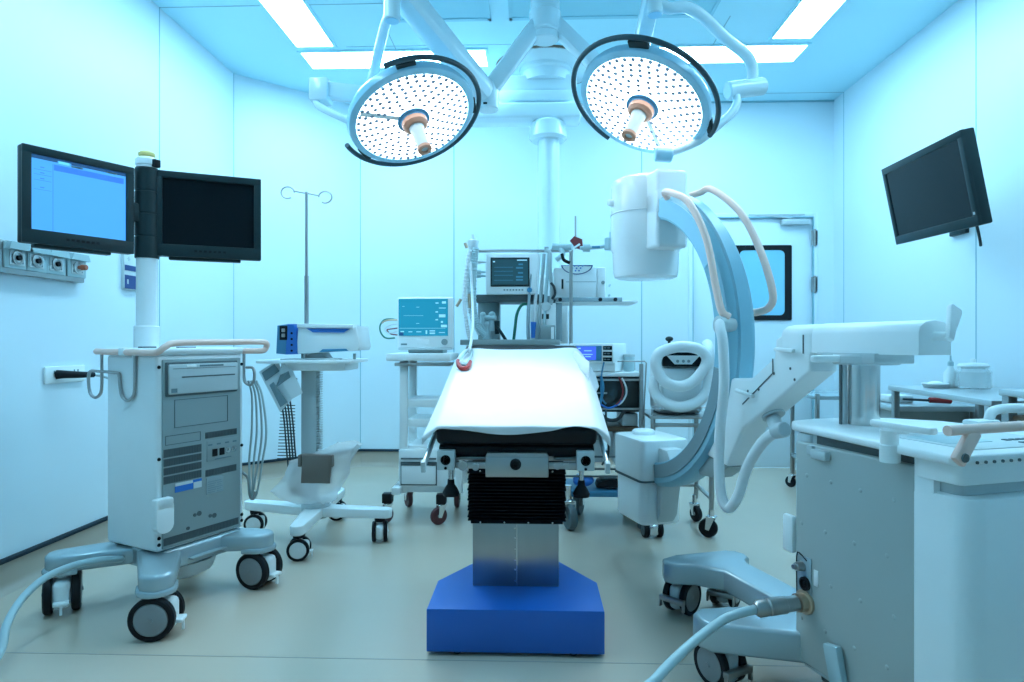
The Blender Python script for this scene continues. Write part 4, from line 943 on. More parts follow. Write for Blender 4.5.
MB().tube(hp, .029, 16, 14, True).build('hose_loop', 'hose', Wu, world=True)
hp = [at(655, 377, Y+.02), at(654, 390, Y), at(662, 401, Y-.02), at(679, 407, Y-.03), at(697, 402, Y-.02), at(707, 390, Y), at(709, 370, Y+.02), at(709, 352, Y+.03), at(707, 344, Y+.1)]
MB().tube(hp, .029, 16, 16).build('hose_loop', 'hose', Wu, world=True)

# ================================================================== the C-arm
CO, CA = Vector((.967, 1.9, 0)), 18
Cm = thing('c_arm_machine', 'large white mobile X-ray machine with a C-shaped arm at the right', 'x-ray machine', tuple(CO), CA)
CI = Cm.matrix_basis.inverted()
def cl(px, py, v):                                    # where the photo's ray meets the cart's side plane
    c0 = CI @ Vector((0, 0, CAM_H)); c1 = CI @ at(px, py, 1.0); d = c1-c0
    return c0+d*((v-c0.x)/d.x)
MB().box(-.185, .23, -.36, .05, .10, .777, .012).build('cabinet', 'pale', Cm)
MB().box(-.19, .2, -.36, -.02, .748, .776).build('shadow_gap', 'greyd', Cm)
sp = MB().box(-.207, -.180, -.347, .047, .125, .752, .008, 3).build('side_panel', 'panelg', Cm)
for y in (.0, -.09, -.19, -.29):
    for z in (.66, .52, .38, .25): MB().sphere((-.207, y+(.02 if z in (.52, .25) else 0), z), .006, (.25, 1, 1), n=10).build('dimple', 'panelg', sp)
MB().box(-.224, -.200, -.088, -.03, .715, .742, .006).box(-.216, -.2, -.03, -.008, .722, .748, .003).build('panel_latch', 'pale', sp)
MB().box(-.195, .22, -.0, .062, .12, .777, .014).build('front_edge', 'pale', Cm)
MB().box(-.21, -.19, .055, .10, .42, .53, .010).build('side_box', 'white', Cm)
# rear cover: block, neck and lip
MB().prism([(-.214, -.351)]+[(-.164-.05*math.cos(R(a)), -.435-.05*math.sin(R(a))) for a in range(0, 91, 10)]+[(.33+.05*math.sin(R(a)), -.435-.05*math.cos(R(a))) for a in range(0, 91, 10)]+[(.38, -.351)], .06, .705, .010).box(-.2135, -.1, -.40, -.3505, .06, .777, .002).build('rear_cover', 'white', Cm)
MB().prism(rrect(-.195, .36, -.450, -.352, .02), .70, .745).build('rear_neck', 'pale', Cm)
MB().prism(rrect(-.222, .38, -.472, -.352, .02), .732, .779, .005).build('rear_lip', 'white', Cm)
b = MB()
for i in range(12): b.lathe([(.0035, 0), (.0035, .003), (0, .003)], 8, TR((-.19+.024*i, -.480, .783), RX(90)))
b.build('lip_rivets', 'greyd', Cm)
tp = [(-.196, .075), (-.15, .13), (-.06, .155), (.08, .15), (.18, .11), (.28, .0), (.40, -.48), (-.240, -.48), (-.252, -.468)]
ct = MB().prism(tp[::-1], .777, .798, .008, None, 3).build('counter_top', 'white', Cm)
MB().prism(rrect(-.14, .19, -.43, -.20, .02), .796, .8005, .001).build('control_screen', 'paper', ct)
MB().prism(rrect(-.12, .02, -.36, -.24, .01), .7995, .8015).build('touch_screen', 'cable', ct)
b = MB()
for i in range(5): b.box(.06+.022*i, .076+.022*i, -.40, -.385, .800, .803, .001).box(.06+.022*i, .076+.022*i, -.36, -.345, .800, .803, .001)
b.build('keys', 'print', ct)
# column, collar and horizontal beam
MB().cyl((-.012, 0, .79), (-.012, 0, 1.0), .045, n=36).build('column', 'polish', Cm)
MB().box(-.078, -.074, .01, .020, .797, .99, .001).build('column_guard', 'greyd', Cm)
MB().box(-.073, -.058, .008, .012, .797, .985, .001).build('scale_strip', 'paper', Cm)
MB().lathe([(0, .972), (.085, .972), (.09, .978), (.09, .996), (.085, 1.002), (0, 1.002)], 32).box(-.07, .07, -.10, .12, .978, 1.006, .004).build('collar', 'pale', Cm)
MB().prism(armshape((-.02, -.01), (-.135, .045), .05, .03), .978, .998, .006).build('collar_handle', 'white', Cm)
MB().prism(armshape((.02, -.02), (.14, -.015), .05, .03), .972, .988, .005).build('collar_handle', 'white', Cm)
bp = [(-.056, 1.003), (.052, 1.003), (.052, 1.062), (.045, 1.078), (.028, 1.090), (-.004, 1.095), (-.034, 1.090), (-.050, 1.078), (-.056, 1.062)]
yz = Matrix(((1, 0, 0, 0), (0, 0, -1, 0), (0, 1, 0, 0), (0, 0, 0, 1)))
MB().prism(bp, -.155, .224, .003, yz).build('beam', 'white', Cm)
MB().prism([(x*.985, 1.0+(z-1.0)*.985) for x, z in bp], -.30, -.15, .012, yz).build('beam_nose', 'white', Cm)
MB().cyl((-.003, -.21, 1.052), (-.003, -.262, 1.052), .012, n=18, b=.003).prism([(-.010, -.012), (.010, -.012), (.012, .02), (.021, .075), (.017, .084), (-.017, .084), (-.021, .075), (-.012, .02)], -.007, .007, .003, TR((.0, -.262, 1.054), RY(28) @ RX(78))).build('end_lever', 'white', Cm)
# inclined arm down to the C
cyz = Matrix(((0, 0, 1, 0), (1, 0, 0, 0), (0, 1, 0, 0), (0, 0, 0, 1)))
ip = [(.17, 1.06), (.29, 1.062), (.325, 1.045), (.33, .985), (.455, .905), (.60, .90), (.74, .585), (.60, .565), (.50, .72), (.16, .945)]
ia = MB().prism(ip, -.055, .052, .010, cyz, 3).build('inclined_arm', 'white', Cm)
MB().prism([(.24, .90), (.33, .95), (.30, 1.0), (.17, 1.0)], -.04, .04, .004, cyz).build('hinge_block', 'grey', ia)
b = MB(); g_ = -.0565
for p0, p1 in (((.335, .98), (.335, .93)), ((.335, .93), (.50, .81)), ((.19, 1.0), (.19, 1.06))): b.bar((g_, *p0), (g_, *p1), .003, .003)
b.build('cover_joint', 'greyd', ia)
for p0, p1 in (((.215, 1.008), (.305, 1.012)), ((.42, .845), (.52, .86))): MB().bar((-.072, *p0), (-.072, *p1), .016, .014, .006).bar((-.055, p0[0]+.02, p0[1]), (-.072, p0[0]+.02, p0[1]), .012, .012).build('grip_bar', 'white', ia)
b = MB()
for y_, z_ in ((.25, .95), (.23, .915), (.33, .93), (.41, .87), (.47, .86)): b.sphere((-.056, y_, z_), .005, (.4, 1, 1), n=8)
b.build('arm_screws', 'greyd', ia)
# the C rim
c0 = Vector((-.012, 1.22, 1.04)); hw = .058
a0, a1 = R(93), R(262)
sec = [(.565, -hw+.004), (.569, -hw), (.655, -hw), (.672, -hw+.018), (.676, -.012), (.676, .012), (.672, hw-.018), (.655, hw), (.569, hw), (.565, hw-.004)]
rim = MB().arc(sec, c0, (0, 1, 0), (0, 0, 1), (1, 0, 0), a0, a1, 80).build('c_rim', 'cgrip', Cm)
MB().arc([(.574, -hw-.004), (.632, -hw-.004), (.632, -hw+.006), (.574, -hw+.006)], c0, (0, 1, 0), (0, 0, 1), (1, 0, 0), R(190), R(261), 40).build('side_track', 'track', rim)
MB().arc([(.578, -hw-.006), (.655, -hw-.006), (.655, -hw+.006), (.578, -hw+.006)], c0, (0, 1, 0), (0, 0, 1), (1, 0, 0), R(96), R(150), 40).build('side_cover', 'lamp', rim)
MB().arc([(.672, -.03), (.684, -.024), (.684, .024), (.672, .03)], c0, (0, 1, 0), (0, 0, 1), (1, 0, 0), R(105), R(192), 50).build('back_rail', 'cgrip', rim)
MB().prism([(.60, .56), (.74, .58), (.82, .53), (.80, .49), (.70, .50)], -.045, .045, .006, cyz).build('rim_saddle', 'grey', Cm)
# detector at the top, tube housing below
dc = (-.012, 1.325)
MB().lathe([(0, 1.345), (.135, 1.345), (.150, 1.352), (.156, 1.375), (.160, 1.47), (.168, 1.49), (.168, 1.79), (.160, 1.815), (.13, 1.832), (0, 1.838)], 48, TR((*dc, 0))).build('detector_housing', 'whiteg', Cm)
MB().box(-.085, .075, 1.08, 1.32, 1.465, 1.822, .018, 3).box(-.085, .075, 1.075, 1.2, 1.62, 1.72, .012).build('detector_bracket', 'whiteg', Cm)
MB().lathe([(.172, 1.655), (.1705, 1.66), (.1705, 1.655)], 40, TR((*dc, 0))).cyl((dc[0]-.16, dc[1]+.02, 1.71), (dc[0]-.19, dc[1]+.02, 1.71), .017, b=.004).build('detector_knob', 'white', Cm)
tb = MB().prism(rrect(-.135, .115, 1.13, 1.43, .03), .395, .585, .014).prism(rrect(-.125, .085, 1.15, 1.43, .04), .185, .42, .02)
tb.build('tube_housing', 'white', Cm)
MB().lathe([(.055, .58), (.055, .60), (.048, .607), (0, .607)], 28, TR((-.02, 1.33, 0))).build('collimator_cap', 'white', Cm)
MB().prism(rrect(-.137, .117, 1.128, 1.432, .032), .390, .397).build('housing_joint', 'greyd', Cm)
MB().prism([(1.15, .20), (1.15, .55), (1.06, .55), (1.02, .50), (1.08, .42), (1.12, .24)], -.05, .045, .01, cyz).build('tube_bracket', 'pale', Cm)
# handles on the rim
def rimp(a, r, w): return c0+Vector((w, r*math.cos(R(a)), r*math.sin(R(a))))
MB().tube([(-.075, 1.00, 1.665), (-.098, .985, 1.688), (-.104, .90, 1.662), (-.104, .781, 1.598), (-.104, .66, 1.438), (-.104, .594, 1.239), (-.102, .560, 1.15), (-.075, .556, 1.13)], .0145, 12, 6).build('rim_handle', 'beige', Cm)
MB().tube([(.05, 1.03, 1.69), (.085, 1.0, 1.70), (.09, .915, 1.695), (.09, .719, 1.56), (.09, .594, 1.39), (.09, .522, 1.225), (.09, .540, 1.168), (.085, .60, 1.152), (.05, .63, 1.15)], .0145, 12, 6).build('rim_handle', 'beige', Cm)
hs = [(-.07, .56, 1.10), (-.11, .555, 1.105), (-.13, .53, 1.09), (-.135, .505, 1.03)]
hs = [v for v in hs]+[cl(724, 385, -.13), cl(720, 430, -.14), cl(719, 470, -.15), cl(722, 498, -.15), cl(729, 508, -.14), cl(738, 496, -.13), cl(747, 468, -.11), cl(762, 443, -.10), cl(777, 431, -.08)]
MB().tube(hs, .0185, 14, 12).build('loop_hose', 'hose', Cm)
MB().lathe([(.026, 0), (.026, .04), (.034, .045), (.034, .065), (0, .07)], 20, TR((-.05, .565, 1.10), RY(-90))).build('hose_fitting', 'pale', Cm)
e_ = cl(775, 431, -.08); MB().cyl(e_, e_+Vector((.0, -.05, .012)), .026, n=18, b=.004).cyl(e_+Vector((0, -.01, 0)), Vector((0, .40, .76)), .020, .026).lathe([(.04, 0), (.04, .012), (0, .012)], 20, TR((0, .40, .775), RX(-35))).build('hose_fitting', 'pale', Cm)
# base outriggers and castors
fl = [(-.10, .02), (.02, .02), (.015, .56), (.03, .60), (.06, .62), (.07, .66), (.055, .70), (.02, .72), (-.20, .725), (-.27, .70), (-.285, .66), (-.265, .625), (-.19, .595), (-.12, .52)]
MB().prism(fl, .125, .205, .012, None, 3).build('front_outrigger', 'alu', Cm)
nl = [(-.10, -.06), (-.10, .20), (-.30, .245), (-.39, .255), (-.425, .235), (-.435, .19), (-.415, .145), (-.20, .02), (-.19, -.06)]
MB().prism(nl, .115, .205, .012, None, 3).build('side_outrigger', 'alu', Cm)
def capped(x, y, deg):
    c_ = twin_caster(Cm, x, y, .13, .066, .070, deg, hous='pale')
    MB().box(-.052, .052, -.082, -.060, .055, .075, .004, 2, TR((x, y, 0), RZ(deg))).box(-.052, -.046, -.08, -.065, .03, .07, .001, 1, TR((x, y, 0), RZ(deg))).box(.046, .052, -.08, -.065, .03, .07, .001, 1, TR((x, y, 0), RZ(deg))).build('toe_guard', 'steel2', c_)
capped(-.20, .675, -62); capped(.0, .685, -50); capped(-.36, .19, 12); capped(.2, -.40, 30); capped(-.17, -.40, 10)
MB().box(-.16, .2, -.45, .0, .075, .13, .006).build('chassis', 'greyd', Cm)
MB().cyl((-.10, -.04, .10), (-.10, -.04, .02), .012).build('brake_rod', 'black', Cm)
MB().bar((-.222, -.11, .235), (-.215, -.155, .03), .05, .022, .006, (1, 0, 0)).build('brake_pedal', 'cable', Cm)
# connectors at the lower front of the panel
cp = MB().box(-.2105, -.206, -.02, .040, .275, .43, .0015).build('connector_plate', 'alu', sp)
MB().tube([(-.2108, .034, .28), (-.2108, .036, .42), (-.2108, .02, .432), (-.2108, -.005, .42)], .0018, 6, 3).build('plate_edge', 'black', cp)
MB().lathe([(.014, 0), (.012, .02), (.007, .022), (.007, .03), (0, .03)], 18, TR((-.2105, .015, .400), RY(-90))).build('key_switch', 'steel2', cp)
MB().lathe([(.019, 0), (.019, .007), (.013, .008), (.012, .003), (.006, .003), (.005, .007), (0, .007)], 22, TR((-.2105, .0, .355), RY(-90))).build('port', 'black', cp)
MB().box(-.2085, -.2065, -.045, -.028, .36, .405, .001).build('paper_tag', 'white', sp)
MB().lathe([(.034, 0), (.034, .008), (.026, .010), (.026, .03), (0, .03)], 26, TR((-.207, .003, .302), RY(-90))).build('plug_socket', 'brass', sp)

# T handle and push handle on the counter, operator grip
MB().lathe([(0, .755), (.022, .755), (.022, .795), (.0195, .797), (.0195, .818), (.022, .83), (0, .83)], 24, TR((-.235, -.305, 0))).prism(rrect(-.014, .014, -.085, .085, .013), .834, .851, .006, TR((-.235, -.338, 0))).box(-.247, -.223, -.35, -.29, .826, .838, .004).build('steering_handle', 'white', Cm)
MB().bar((-.247, -.482, .786), (-.193, -.478, .852), .034, .016, .005, (0, 1, 0)).tube([(-.268, -.478, .853), (-.2, -.478, .854), (.0, -.478, .856), (.20, -.478, .858), (.40, -.478, .858)], .0112, 14, 5).bar((.36, -.482, .786), (.33, -.478, .852), .034, .016, .005, (0, 1, 0)).build('push_handle', 'beige', Cm)
MB().lathe([(.010, 0), (.009, .003), (.004, .003), (0, .001)], 14, TR((-.236, -.491, .797), RX(90))).build('handle_bolt', 'greyd', Cm)
MB().tube([(.345, -.10, .80), (.345, -.10, .815), (.36, -.10, .835), (.40, -.11, .843), (.47, -.13, .843)], .014, 12, 5).box(.27, .36, -.125, -.075, .790, .812, .006).build('operator_grip', 'white', Cm)

# cable plugged into the machine, running off the bottom of the picture
t = thing('xray_cable', 'thick pale cable with a steel plug running from the X-ray cabinet across the floor', 'cable', tuple(Cm.matrix_basis @ Vector((-.237, .003, .302))))
p0 = Cm.matrix_basis @ Vector((-.237, .003, .302)); p1 = Cm.matrix_basis @ Vector((-.345, .02, .292)); dd = (p1-p0).normalized()
MB().lathe([(0, 0), (.021, 0), (.021, .035), (.024, .037), (.024, .085), (.021, .088), (.021, .092), (.0235, .094), (.0235, .115), (.017, .125), (0, .125)], 26, TR(p0, basis(dd))).build('plug', 'steel2', t, world=True)
pe = p0+dd*.12
MB().tube([pe, pe+dd*.06+Vector((0, 0, -.006)), at(720, 622, 1.80), at(690, 645, 1.72), at(657, 678, 1.60), at(628, 720, 1.45), (.2, 1.15, .05), (.05, .9, .02)], .0128, 14, 8).build('lead', 'cable', t, world=True)
# ================================================================== steel tables by the right wall
T1 = thing('side_table', 'long steel instrument table along the right wall, holding the jar', 'table', (2.12, 3.04, 0))
MB().prism([(1.841, 2.642), (2.41, 2.642), (2.41, 3.535), (1.917, 3.535)], .775, .80, .003).build('table_top', 'tabletop', T1, world=True)
for x, y in ((1.875, 2.67), (2.38, 2.67), (1.94, 3.505), (2.38, 3.505)): MB().box(x-.015, x+.015, y-.015, y+.015, 0, .776, .003).build('leg', 'steel2', T1, world=True)
T2 = thing('side_table', 'steel table nearest the camera along the right wall', 'table', (2.12, 2.1, 0))
MB().box(1.836, 2.40, 1.70, 2.598, .825, .85, .004).build('table_top', 'tabletop', T2, world=True)
MB().box(1.86, 2.37, 1.72, 2.58, .735, .75, .003).build('lower_shelf', 'wood', T2, world=True)
for x in (1.86, 2.37):
    for y in (1.73, 2.57): MB().box(x-.018, x+.018, y-.018, y+.018, 0, .826, .003).build('leg', 'steel2', T2, world=True)
T3 = thing('low_cabinet', 'low steel table with a closed grey front under the long table end', 'table', (2.19, 3.75, 0))
x0, x1 = at(896, 0, 3.58).x, 2.42
MB().box(x0-.02, x1, 3.56, 4.05, .655, .685, .004).build('table_top', 'tabletop', T3, world=True)
MB().box(x0+.02, x1-.03, 3.60, 4.03, .10, .656, .003).build('front_panel', 'panelg', T3, world=True)
for x in (x0, x1-.02):
    for y in (3.58, 4.03): MB().box(x-.014, x+.014, y-.014, y+.014, 0, .656, .003).build('leg', 'steel2', T3, world=True)
T4 = thing('instrument_trolley', 'small steel trolley at the far right corner behind the X-ray column', 'trolley', (2.06, 4.3, 0))
x0, x1 = at(816, 0, 4.2).x, at(890, 0, 4.2).x
for z in (.66, .22): MB().box(x0, x1, 4.2, 4.62, z, z+.025, .004).build('shelf', 'alu', T4, world=True)
for x in (x0+.012, x1-.012):
    for y in (4.21, 4.61):
        MB().box(x-.012, x+.012, y-.012, y+.012, .1, .70, .003).build('leg', 'steel2', T4, world=True)
        fork_caster(T4, x-2.06, y-4.3, .11, .04, .024, 30)
t = thing('wrench_tool', 'dark tool with a red handle lying on the low steel table', 'tool', (2.15, 3.68, .69))
MB().cyl(at(929, 400, 3.66), at(951, 401, 3.66), .016, n=14, b=.004).build('handle', 'red', t, world=True)
MB().cyl(at(903, 399, 3.68), at(930, 400.5, 3.66), .007, n=10).build('shaft', 'blackcab', t, world=True)
t = tag(MB().box(at(886, 0, 3.75).x, at(911, 0, 3.75).x, 3.72, 3.84, .686, .73, .01).build('white_packet', 'white'), 'white wrapped packet lying on the low steel table', 'packet')
t = thing('glass_jar', 'squat clear glass jar with a lid standing on the long steel table', 'jar', (2.21, 3.30, .80))
MB().lathe([(0, .002), (.07, .002), (.078, .01), (.078, .085), (.066, .10), (.066, .11), (.062, .11), (.062, .098), (.073, .083), (.073, .012), (0, .008)], 28, TR((2.21, 3.30, .80))).build('jar', 'glass', t, world=True)
MB().lathe([(0, .108), (.068, .108), (.07, .115), (.06, .127), (.012, .132), (.012, .15), (0, .152)], 28, TR((2.21, 3.30, .80))).build('lid', 'white', t, world=True)
t = thing('squeeze_bottle', 'small white bottle with a nozzle standing left of the glass jar', 'bottle', (2.15, 3.38, .80))
MB().lathe([(0, 0), (.03, 0), (.033, .006), (.033, .075), (.014, .10), (.013, .115), (0, .115)], 22, TR((2.15, 3.38, .80))).build('bottle', 'white', t, world=True)
MB().lathe([(.014, .112), (.014, .13), (.005, .14), (.004, .165), (0, .166)], 14, TR((2.15, 3.38, .80))).build('nozzle', 'cable', t, world=True)
t = tag(MB().lathe([(0, 0), (.05, 0), (.062, .02), (.060, .024), (.046, .006), (0, .005)], 24, TR((2.06, 3.36, .80))).sphere((2.06, 3.36, .815), .035, (1.1, 1, .6)).build('gauze_dish', 'white'), 'small white dish of gauze on the long steel table', 'dish')

# ================================================================== wall television
Bl, Br, UP = at(896, 245, 3.58), at(979, 225.4, 2.83), Vector((-.085, 0, .412))
t = thing('wall_television', 'black flat television tilted downward on the right wall', 'television', (2.3, 3.2, 1.5))
d = (Br-Bl); w = d.length; d.normalize(); u = (UP-d*UP.dot(d)); hh = u.length; u.normalize(); n = d.cross(u)
mm = Matrix(((d.x, u.x, n.x, Bl.x), (d.y, u.y, n.y, Bl.y), (d.z, u.z, n.z, Bl.z), (0, 0, 0, 1)))
tv = MB().box(0, w, 0, hh, -.06, -.006, .008, 2, mm).box(w*.2, w*.8, hh*.15, hh*.75, -.10, -.05, .02, 2, mm)
tv.box(0, w, 0, .045, -.02, .0, .004, 2, mm).box(0, w, hh-.035, hh, -.02, .0, .004, 2, mm).box(0, .035, .04, hh-.03, -.02, .0, .004, 2, mm).box(w-.035, w, .04, hh-.03, -.02, 0, .004, 2, mm)
tv.build('case', 'bez', t, world=True)
MB().box(.034, w-.034, .044, hh-.034, -.012, -.005, 0, 1, mm).build('screen', 'scrblk', t, world=True)
MB().box(w-.022, w-.010, .05, .062, -.004, .002, .001, 1, mm).build('status_light', 'paper', t, world=True)
mc = mm @ Vector((w/2, hh/2, -.09))
MB().bar(mc, (2.26, mc.y+.30, mc.z-.02), .05, .07, .006).bar((2.26, mc.y+.30, mc.z-.02), (2.42, mc.y+.55, mc.z-.02), .05, .07, .006).box(2.415, XR, mc.y+.48, mc.y+.62, mc.z-.13, mc.z+.09, .005).build('wall_bracket', 'bez', t, world=True)
q = mm @ Vector((w*.86, .03, -.05))
MB().tube([q, q+Vector((.012, 0, -.05)), q+Vector((.022, 0, -.10)), q+Vector((.03, .01, -.115))], .006, 8, 6).build('lead', 'blackcab', t, world=True)

# ================================================================== surgical lights
def surgical_head(parent, c, n, rad, ring_a0, ring_a1, up_hint, mounts, ring_r, ring_off, strut):
    """a round head centred at c that shines along n; local x runs along the long axis seen in the photo"""
    n = Vector(n).normalized(); x = Vector(up_hint); x = (x-n*x.dot(n)).normalized(); y = n.cross(x)
    mm = Matrix(((x.x, y.x, n.x, c[0]), (x.y, y.y, n.y, c[1]), (x.z, y.z, n.z, c[2]), (0, 0, 0, 1)))
    hd = MB().lathe([(0, -.085), (rad*.45, -.083), (rad*.85, -.062), (rad*.97, -.040), (rad, -.018), (rad*.985, .004), (rad*.93, .012), (rad*.885, .010), (rad*.885, .002), (0, .002)], 64, mm).build('lamp_head', 'lamp', parent, world=True)
    fc = MB().lathe([(0, .004), (rad*.88, .004), (rad*.88, .008), (rad*.80, .009), (0, .012)], 64, mm).build('light_face', 'ledface', hd, world=True)
    b = MB(); rr = random.Random(2)
    for k_ in range(1, 8):
        r0 = rad*(.225+.089*k_); cnt = int(5.3*k_+6)
        for i in range(cnt):
            a = 2*PI*(i+.5*(k_ % 2))/cnt
            if abs(((a-R(strut)+PI) % (2*PI))-PI) < .13/k_: continue
            b.lathe([(.0100, 0), (.009, .003), (0, .004)], 8, mm @ TR((r0*math.cos(a), r0*math.sin(a), .0085)))
    b.build('led_lenses', 'lens', fc, world=True)
    MB().box(.05, rad*.86, -.013, .013, .007, .0115, .002, 1, mm @ RZ(strut)).build('face_strut', 'whiteg', fc, world=True)
    MB().lathe([(.075, .008), (.075, .016), (.062, .020), (.058, .030), (0, .032)], 36, mm).build('hub_ring', 'slateblue', hd, world=True)
    MB().lathe([(.060, .022), (.058, .045), (.045, .058), (0, .06)], 32, mm).build('hub_collar', 'tan', hd, world=True)
    h_ = MB().lathe([(.036, .05), (.030, .09), (.027, .17), (.029, .178), (0, .18)], 28, mm).build('handle', 'pale', hd, world=True)
    MB().lathe([(.033, .172), (.033, .186), (.018, .188), (.016, .176), (0, .176)], 28, mm).build('handle_end', 'tan', h_, world=True)
    MB().lathe([(.016, .177), (.0155, .1785), (0, .1785)], 20, mm).build('bore', 'black', h_, world=True)
    off = Vector(ring_off)
    P = [mm @ (off+Vector((ring_r*math.cos(R(a)), ring_r*math.sin(R(a)), -.012))) for a in range(ring_a0, ring_a1+1, 5)]
    rg = MB().tube(P, .0115, 12, 1).build('guard_handle', 'ringd', hd, world=True)
    for a in mounts:
        e = Vector((math.cos(R(a)), math.sin(R(a)), 0)); p0 = e*rad*.97+Vector((0, 0, -.02)); p1 = off+e*(ring_r-.012)+Vector((0, 0, -.014))
        MB().bar(mm @ p0, mm @ p1, .085, .024, .004, n).build('handle_mount', 'bez', rg, world=True)
    ld = bpy.data.lights.new('surgical_spot', 'SPOT'); ld.energy = 16; ld.spot_size = R(50); ld.spot_blend = .7; ld.shadow_soft_size = rad*.7; ld.color = (.82, .95, 1)
    lo = bpy.data.objects.new('surgical_spot', ld); COL.objects.link(lo); lo.parent = parent
    pos = mm @ Vector((0, 0, .20)); q = (-n).to_track_quat('Z', 'Y')
    lo.matrix_basis = parent.matrix_basis.inverted() @ (Matrix.Translation(pos) @ q.to_matrix().to_4x4())
    return hd, mm
HUB = Vector((.057, 3.3, 2.62))
SL_ = thing('surgical_light', 'left surgical light, tilted to the right, of the ceiling-mounted pair', 'surgical light', (HUB.x, HUB.y, H), 0, 'ceiling-mounted surgical lights')
cL = (-.552, 2.9, 2.055)
hdL, mL = surgical_head(SL_, cL, (.358, -.326, -.876), .297, -168, 103, (.9, .17, .36), (86, -10, -148), .326, (-.003, .006, 0), 150)
def arm(parent, p0, p1, w, h_, name='arm', m_='armw'): return MB().bar(p0, p1, w, h_, min(w, h_)*.3).build(name, m_, parent, world=True)
J = at(488, 97, 3.25)
MB().cyl((HUB.x, HUB.y, H), (HUB.x, HUB.y, HUB.z), .075, n=32).lathe([(0, -.03), (.16, -.03), (.17, 0), (0, 0)], 36, TR((HUB.x, HUB.y, H))).cyl((HUB.x, HUB.y, HUB.z-.035), (HUB.x, HUB.y, HUB.z+.01), .07, n=32, b=.006).build('ceiling_hub', 'armw', SL_, world=True)
arm(SL_, HUB+Vector((-.03, 0, .06)), J+Vector((.01, 0, .04)), .10, .085)
MB().cyl(J+Vector((0, 0, -.07)), J+Vector((0, 0, .07)), .055, n=24, b=.008).build('elbow_joint', 'armw', SL_, world=True)
MB().box(J.x-.02, J.x+.0, J.y-.058, J.y-.05, J.z-.056, J.z-.046, .002).build('joint_button', 'bez', SL_, world=True)
JT = at(393, -14, 2.75)
arm(SL_, J+Vector((-.01, -.02, .0)), JT+Vector((0, 0, .02)), .115, .115, 'boom')
jb = at(392, 21, 2.75)
MB().cyl(jb, (jb.x, jb.y, JT.z+.06), .036, n=24, b=.004).build('swivel', 'armw', SL_, world=True)
MB().cyl(jb+Vector((0, 0, -.002)), jb+Vector((0, 0, .006)), .030, n=20).build('swivel_cap', 'lamp', SL_, world=True)
gL = at(351, 92, 3.02); hw_ = at(366, 95, 3.05)
MB().tube([jb+Vector((0, .0, .06)), at(385, 26, 2.80), at(379, 50, 2.88), at(371, 85, 3.0), at(364, 94, 3.05)], .022, 14, 8).build('drop_arm', 'armw', SL_, world=True)
MB().bar(at(328, 91, 3.0), at(366, 95, 3.06), .06, .075, .010).box(-.045, .045, -.05, .05, -.055, .055, .012, 2, TR(at(321, 92, 3.0))).build('gimbal', 'armw', SL_, world=True)
MB().tube([at(315, 99, 2.98), at(318, 105, 2.97), at(330, 112, 2.95), at(352, 122, 2.94)], .017, 12, 6).build('fork_arm', 'armw', SL_, world=True)

SR_ = thing('surgical_light', 'right surgical light, tilted to the left, of the ceiling-mounted pair', 'surgical light', (HUB.x+.02, HUB.y, H), 0, 'ceiling-mounted surgical lights')
cR = (.492, 2.9, 2.10)
hdR, mR = surgical_head(SR_, cR, (-.406, -.332, -.851), .305, -8, 256, (.88, -.1, -.46), (108, 2), .338, (-.008, .010, 0), -57)
J2 = at(612, 80, 3.35)
MB().cyl((HUB.x, HUB.y, HUB.z+.01), (HUB.x, HUB.y, HUB.z+.11), .082, n=32, b=.006).build('hub_ring', 'armw', SR_, world=True)
arm(SR_, HUB+Vector((.04, 0, .06)), J2, .09, .08)
JT2 = at(654, -14, 2.85); jb2 = at(655, 15, 2.85)
arm(SR_, J2+Vector((0, 0, .0)), at(638, 60, 3.2), .09, .09, 'link')
arm(SR_, at(638, 62, 3.2), JT2, .075, .09, 'boom')
MB().cyl(jb2, (jb2.x, jb2.y, JT2.z+.05), .036, n=24, b=.004).build('swivel', 'armw', SR_, world=True)
MB().cyl(jb2+Vector((0, 0, -.003)), jb2+Vector((0, 0, .006)), .030, n=20).build('swivel_cap', 'lamp', SR_, world=True)
MB().tube([jb2+Vector((0, 0, .07)), at(668, 8, 2.85), at(685, 7, 2.86), at(702, 16, 2.88), at(725, 38, 2.94), at(745, 54, 2.99), at(752, 67, 3.02), at(752, 86, 3.03)], .026, 14, 8).build('drop_arm', 'armw', SR_, world=True)
MB().cyl(at(727, 91, 3.0), at(764, 86, 3.04), .040, n=24, b=.006).build('gimbal', 'armw', SR_, world=True)
MB().tube([at(736, 95, 3.0), at(737, 103, 2.99), at(731, 114, 2.97), at(716, 127, 2.95), at(700, 140, 2.95), at(680, 149, 2.95), at(664, 154, 2.95)], .019, 12, 8).build('fork_arm', 'armw', SR_, world=True)
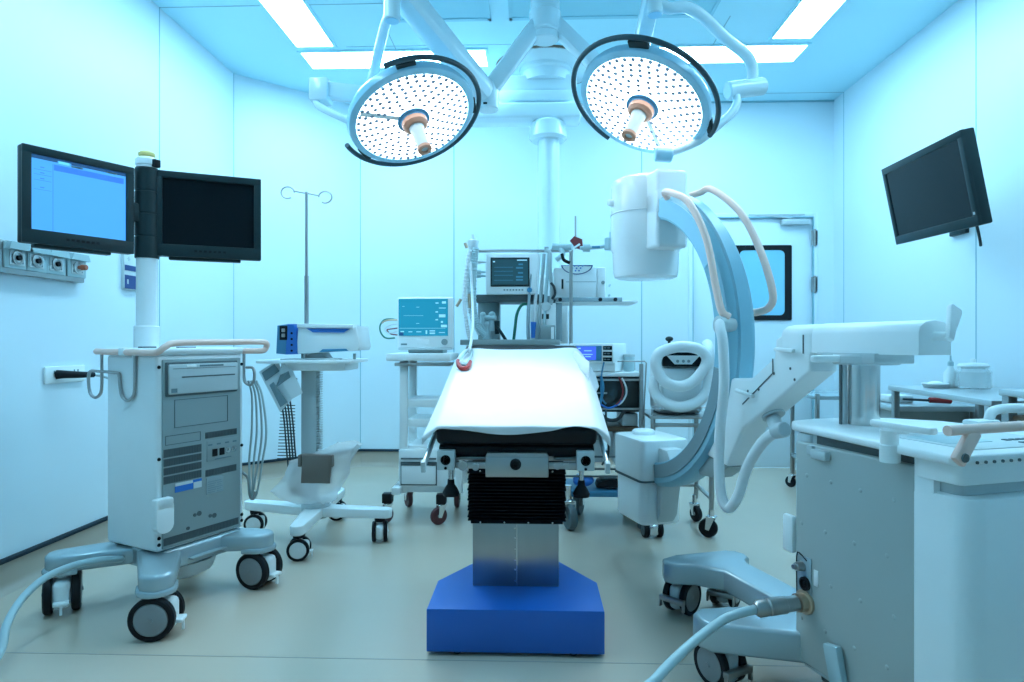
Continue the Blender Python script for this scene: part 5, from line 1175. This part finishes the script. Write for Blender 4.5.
MB().cyl(at(655, 154, 2.93), at(672, 155, 2.93), .035, n=20, b=.006).build('fork_pivot', 'lamp', SR_, world=True)

# ================================================================== ceiling supply pendant
P_ = thing('supply_pendant', 'white ceiling supply pendant with stacked horizontal booms between the surgical lights', 'pendant', (.085, 4.6, H))
MB().lathe([(0, -.02), (.34, -.02), (.36, -.006), (.36, 0), (0, 0)], 48, TR((.085, 4.6, H))).build('ceiling_plate', 'armw', P_, world=True)
MB().lathe([(.362, -.012), (.362, 0), (.35, 0), (.35, -.014)], 56, TR((.085, 4.6, H))).build('plate_rim', 'wood', P_, world=True)
MB().lathe([(0, -.12), (.17, -.12), (.17, -.05), (.19, -.04), (.19, -.02), (0, -.02)], 40, TR((.085, 4.6, H))).build('bearing', 'armw', P_, world=True)
MB().box(-.27, .30, 4.5, 4.72, 2.80, 2.915, .02, 3).box(-.26, .29, 4.48, 4.74, 2.725, 2.80, .012).build('upper_boom', 'armw', P_, world=True)
MB().box(-.72, .33, 4.45, 4.66, 2.595, 2.705, .02, 3).build('lower_boom', 'armw', P_, world=True)
MB().cyl((.10, 4.56, 2.46), (.10, 4.56, 2.60), .135, .125, n=36, b=.02).build('collar', 'armw', P_, world=True)
MB().cyl((.105, 4.56, 1.50), (.105, 4.56, 2.48), .078, n=32).build('drop_column', 'armw', P_, world=True)
MB().box(-.03, .24, 4.46, 4.66, 1.02, 1.5, .02, 3).build('service_head', 'white', P_, world=True)

# ------------------------------------------------------------------ light and exposure
w = bpy.data.worlds.new('world'); S.world = w; w.use_nodes = True
w.node_tree.nodes['Background'].inputs['Color'].default_value = (.35, .75, .95, 1)
w.node_tree.nodes['Background'].inputs['Strength'].default_value = .3
S.view_settings.view_transform = 'Standard'; S.view_settings.look = 'None'
S.view_settings.gamma = 1; S.view_settings.exposure = 1.2; S.view_settings.use_curve_mapping = False
S.cycles.use_denoising = True; S.cycles.max_bounces = 8; S.cycles.diffuse_bounces = 5
S.cycles.sample_clamp_indirect = 6; S.cycles.caustics_reflective = False; S.cycles.caustics_refractive = False
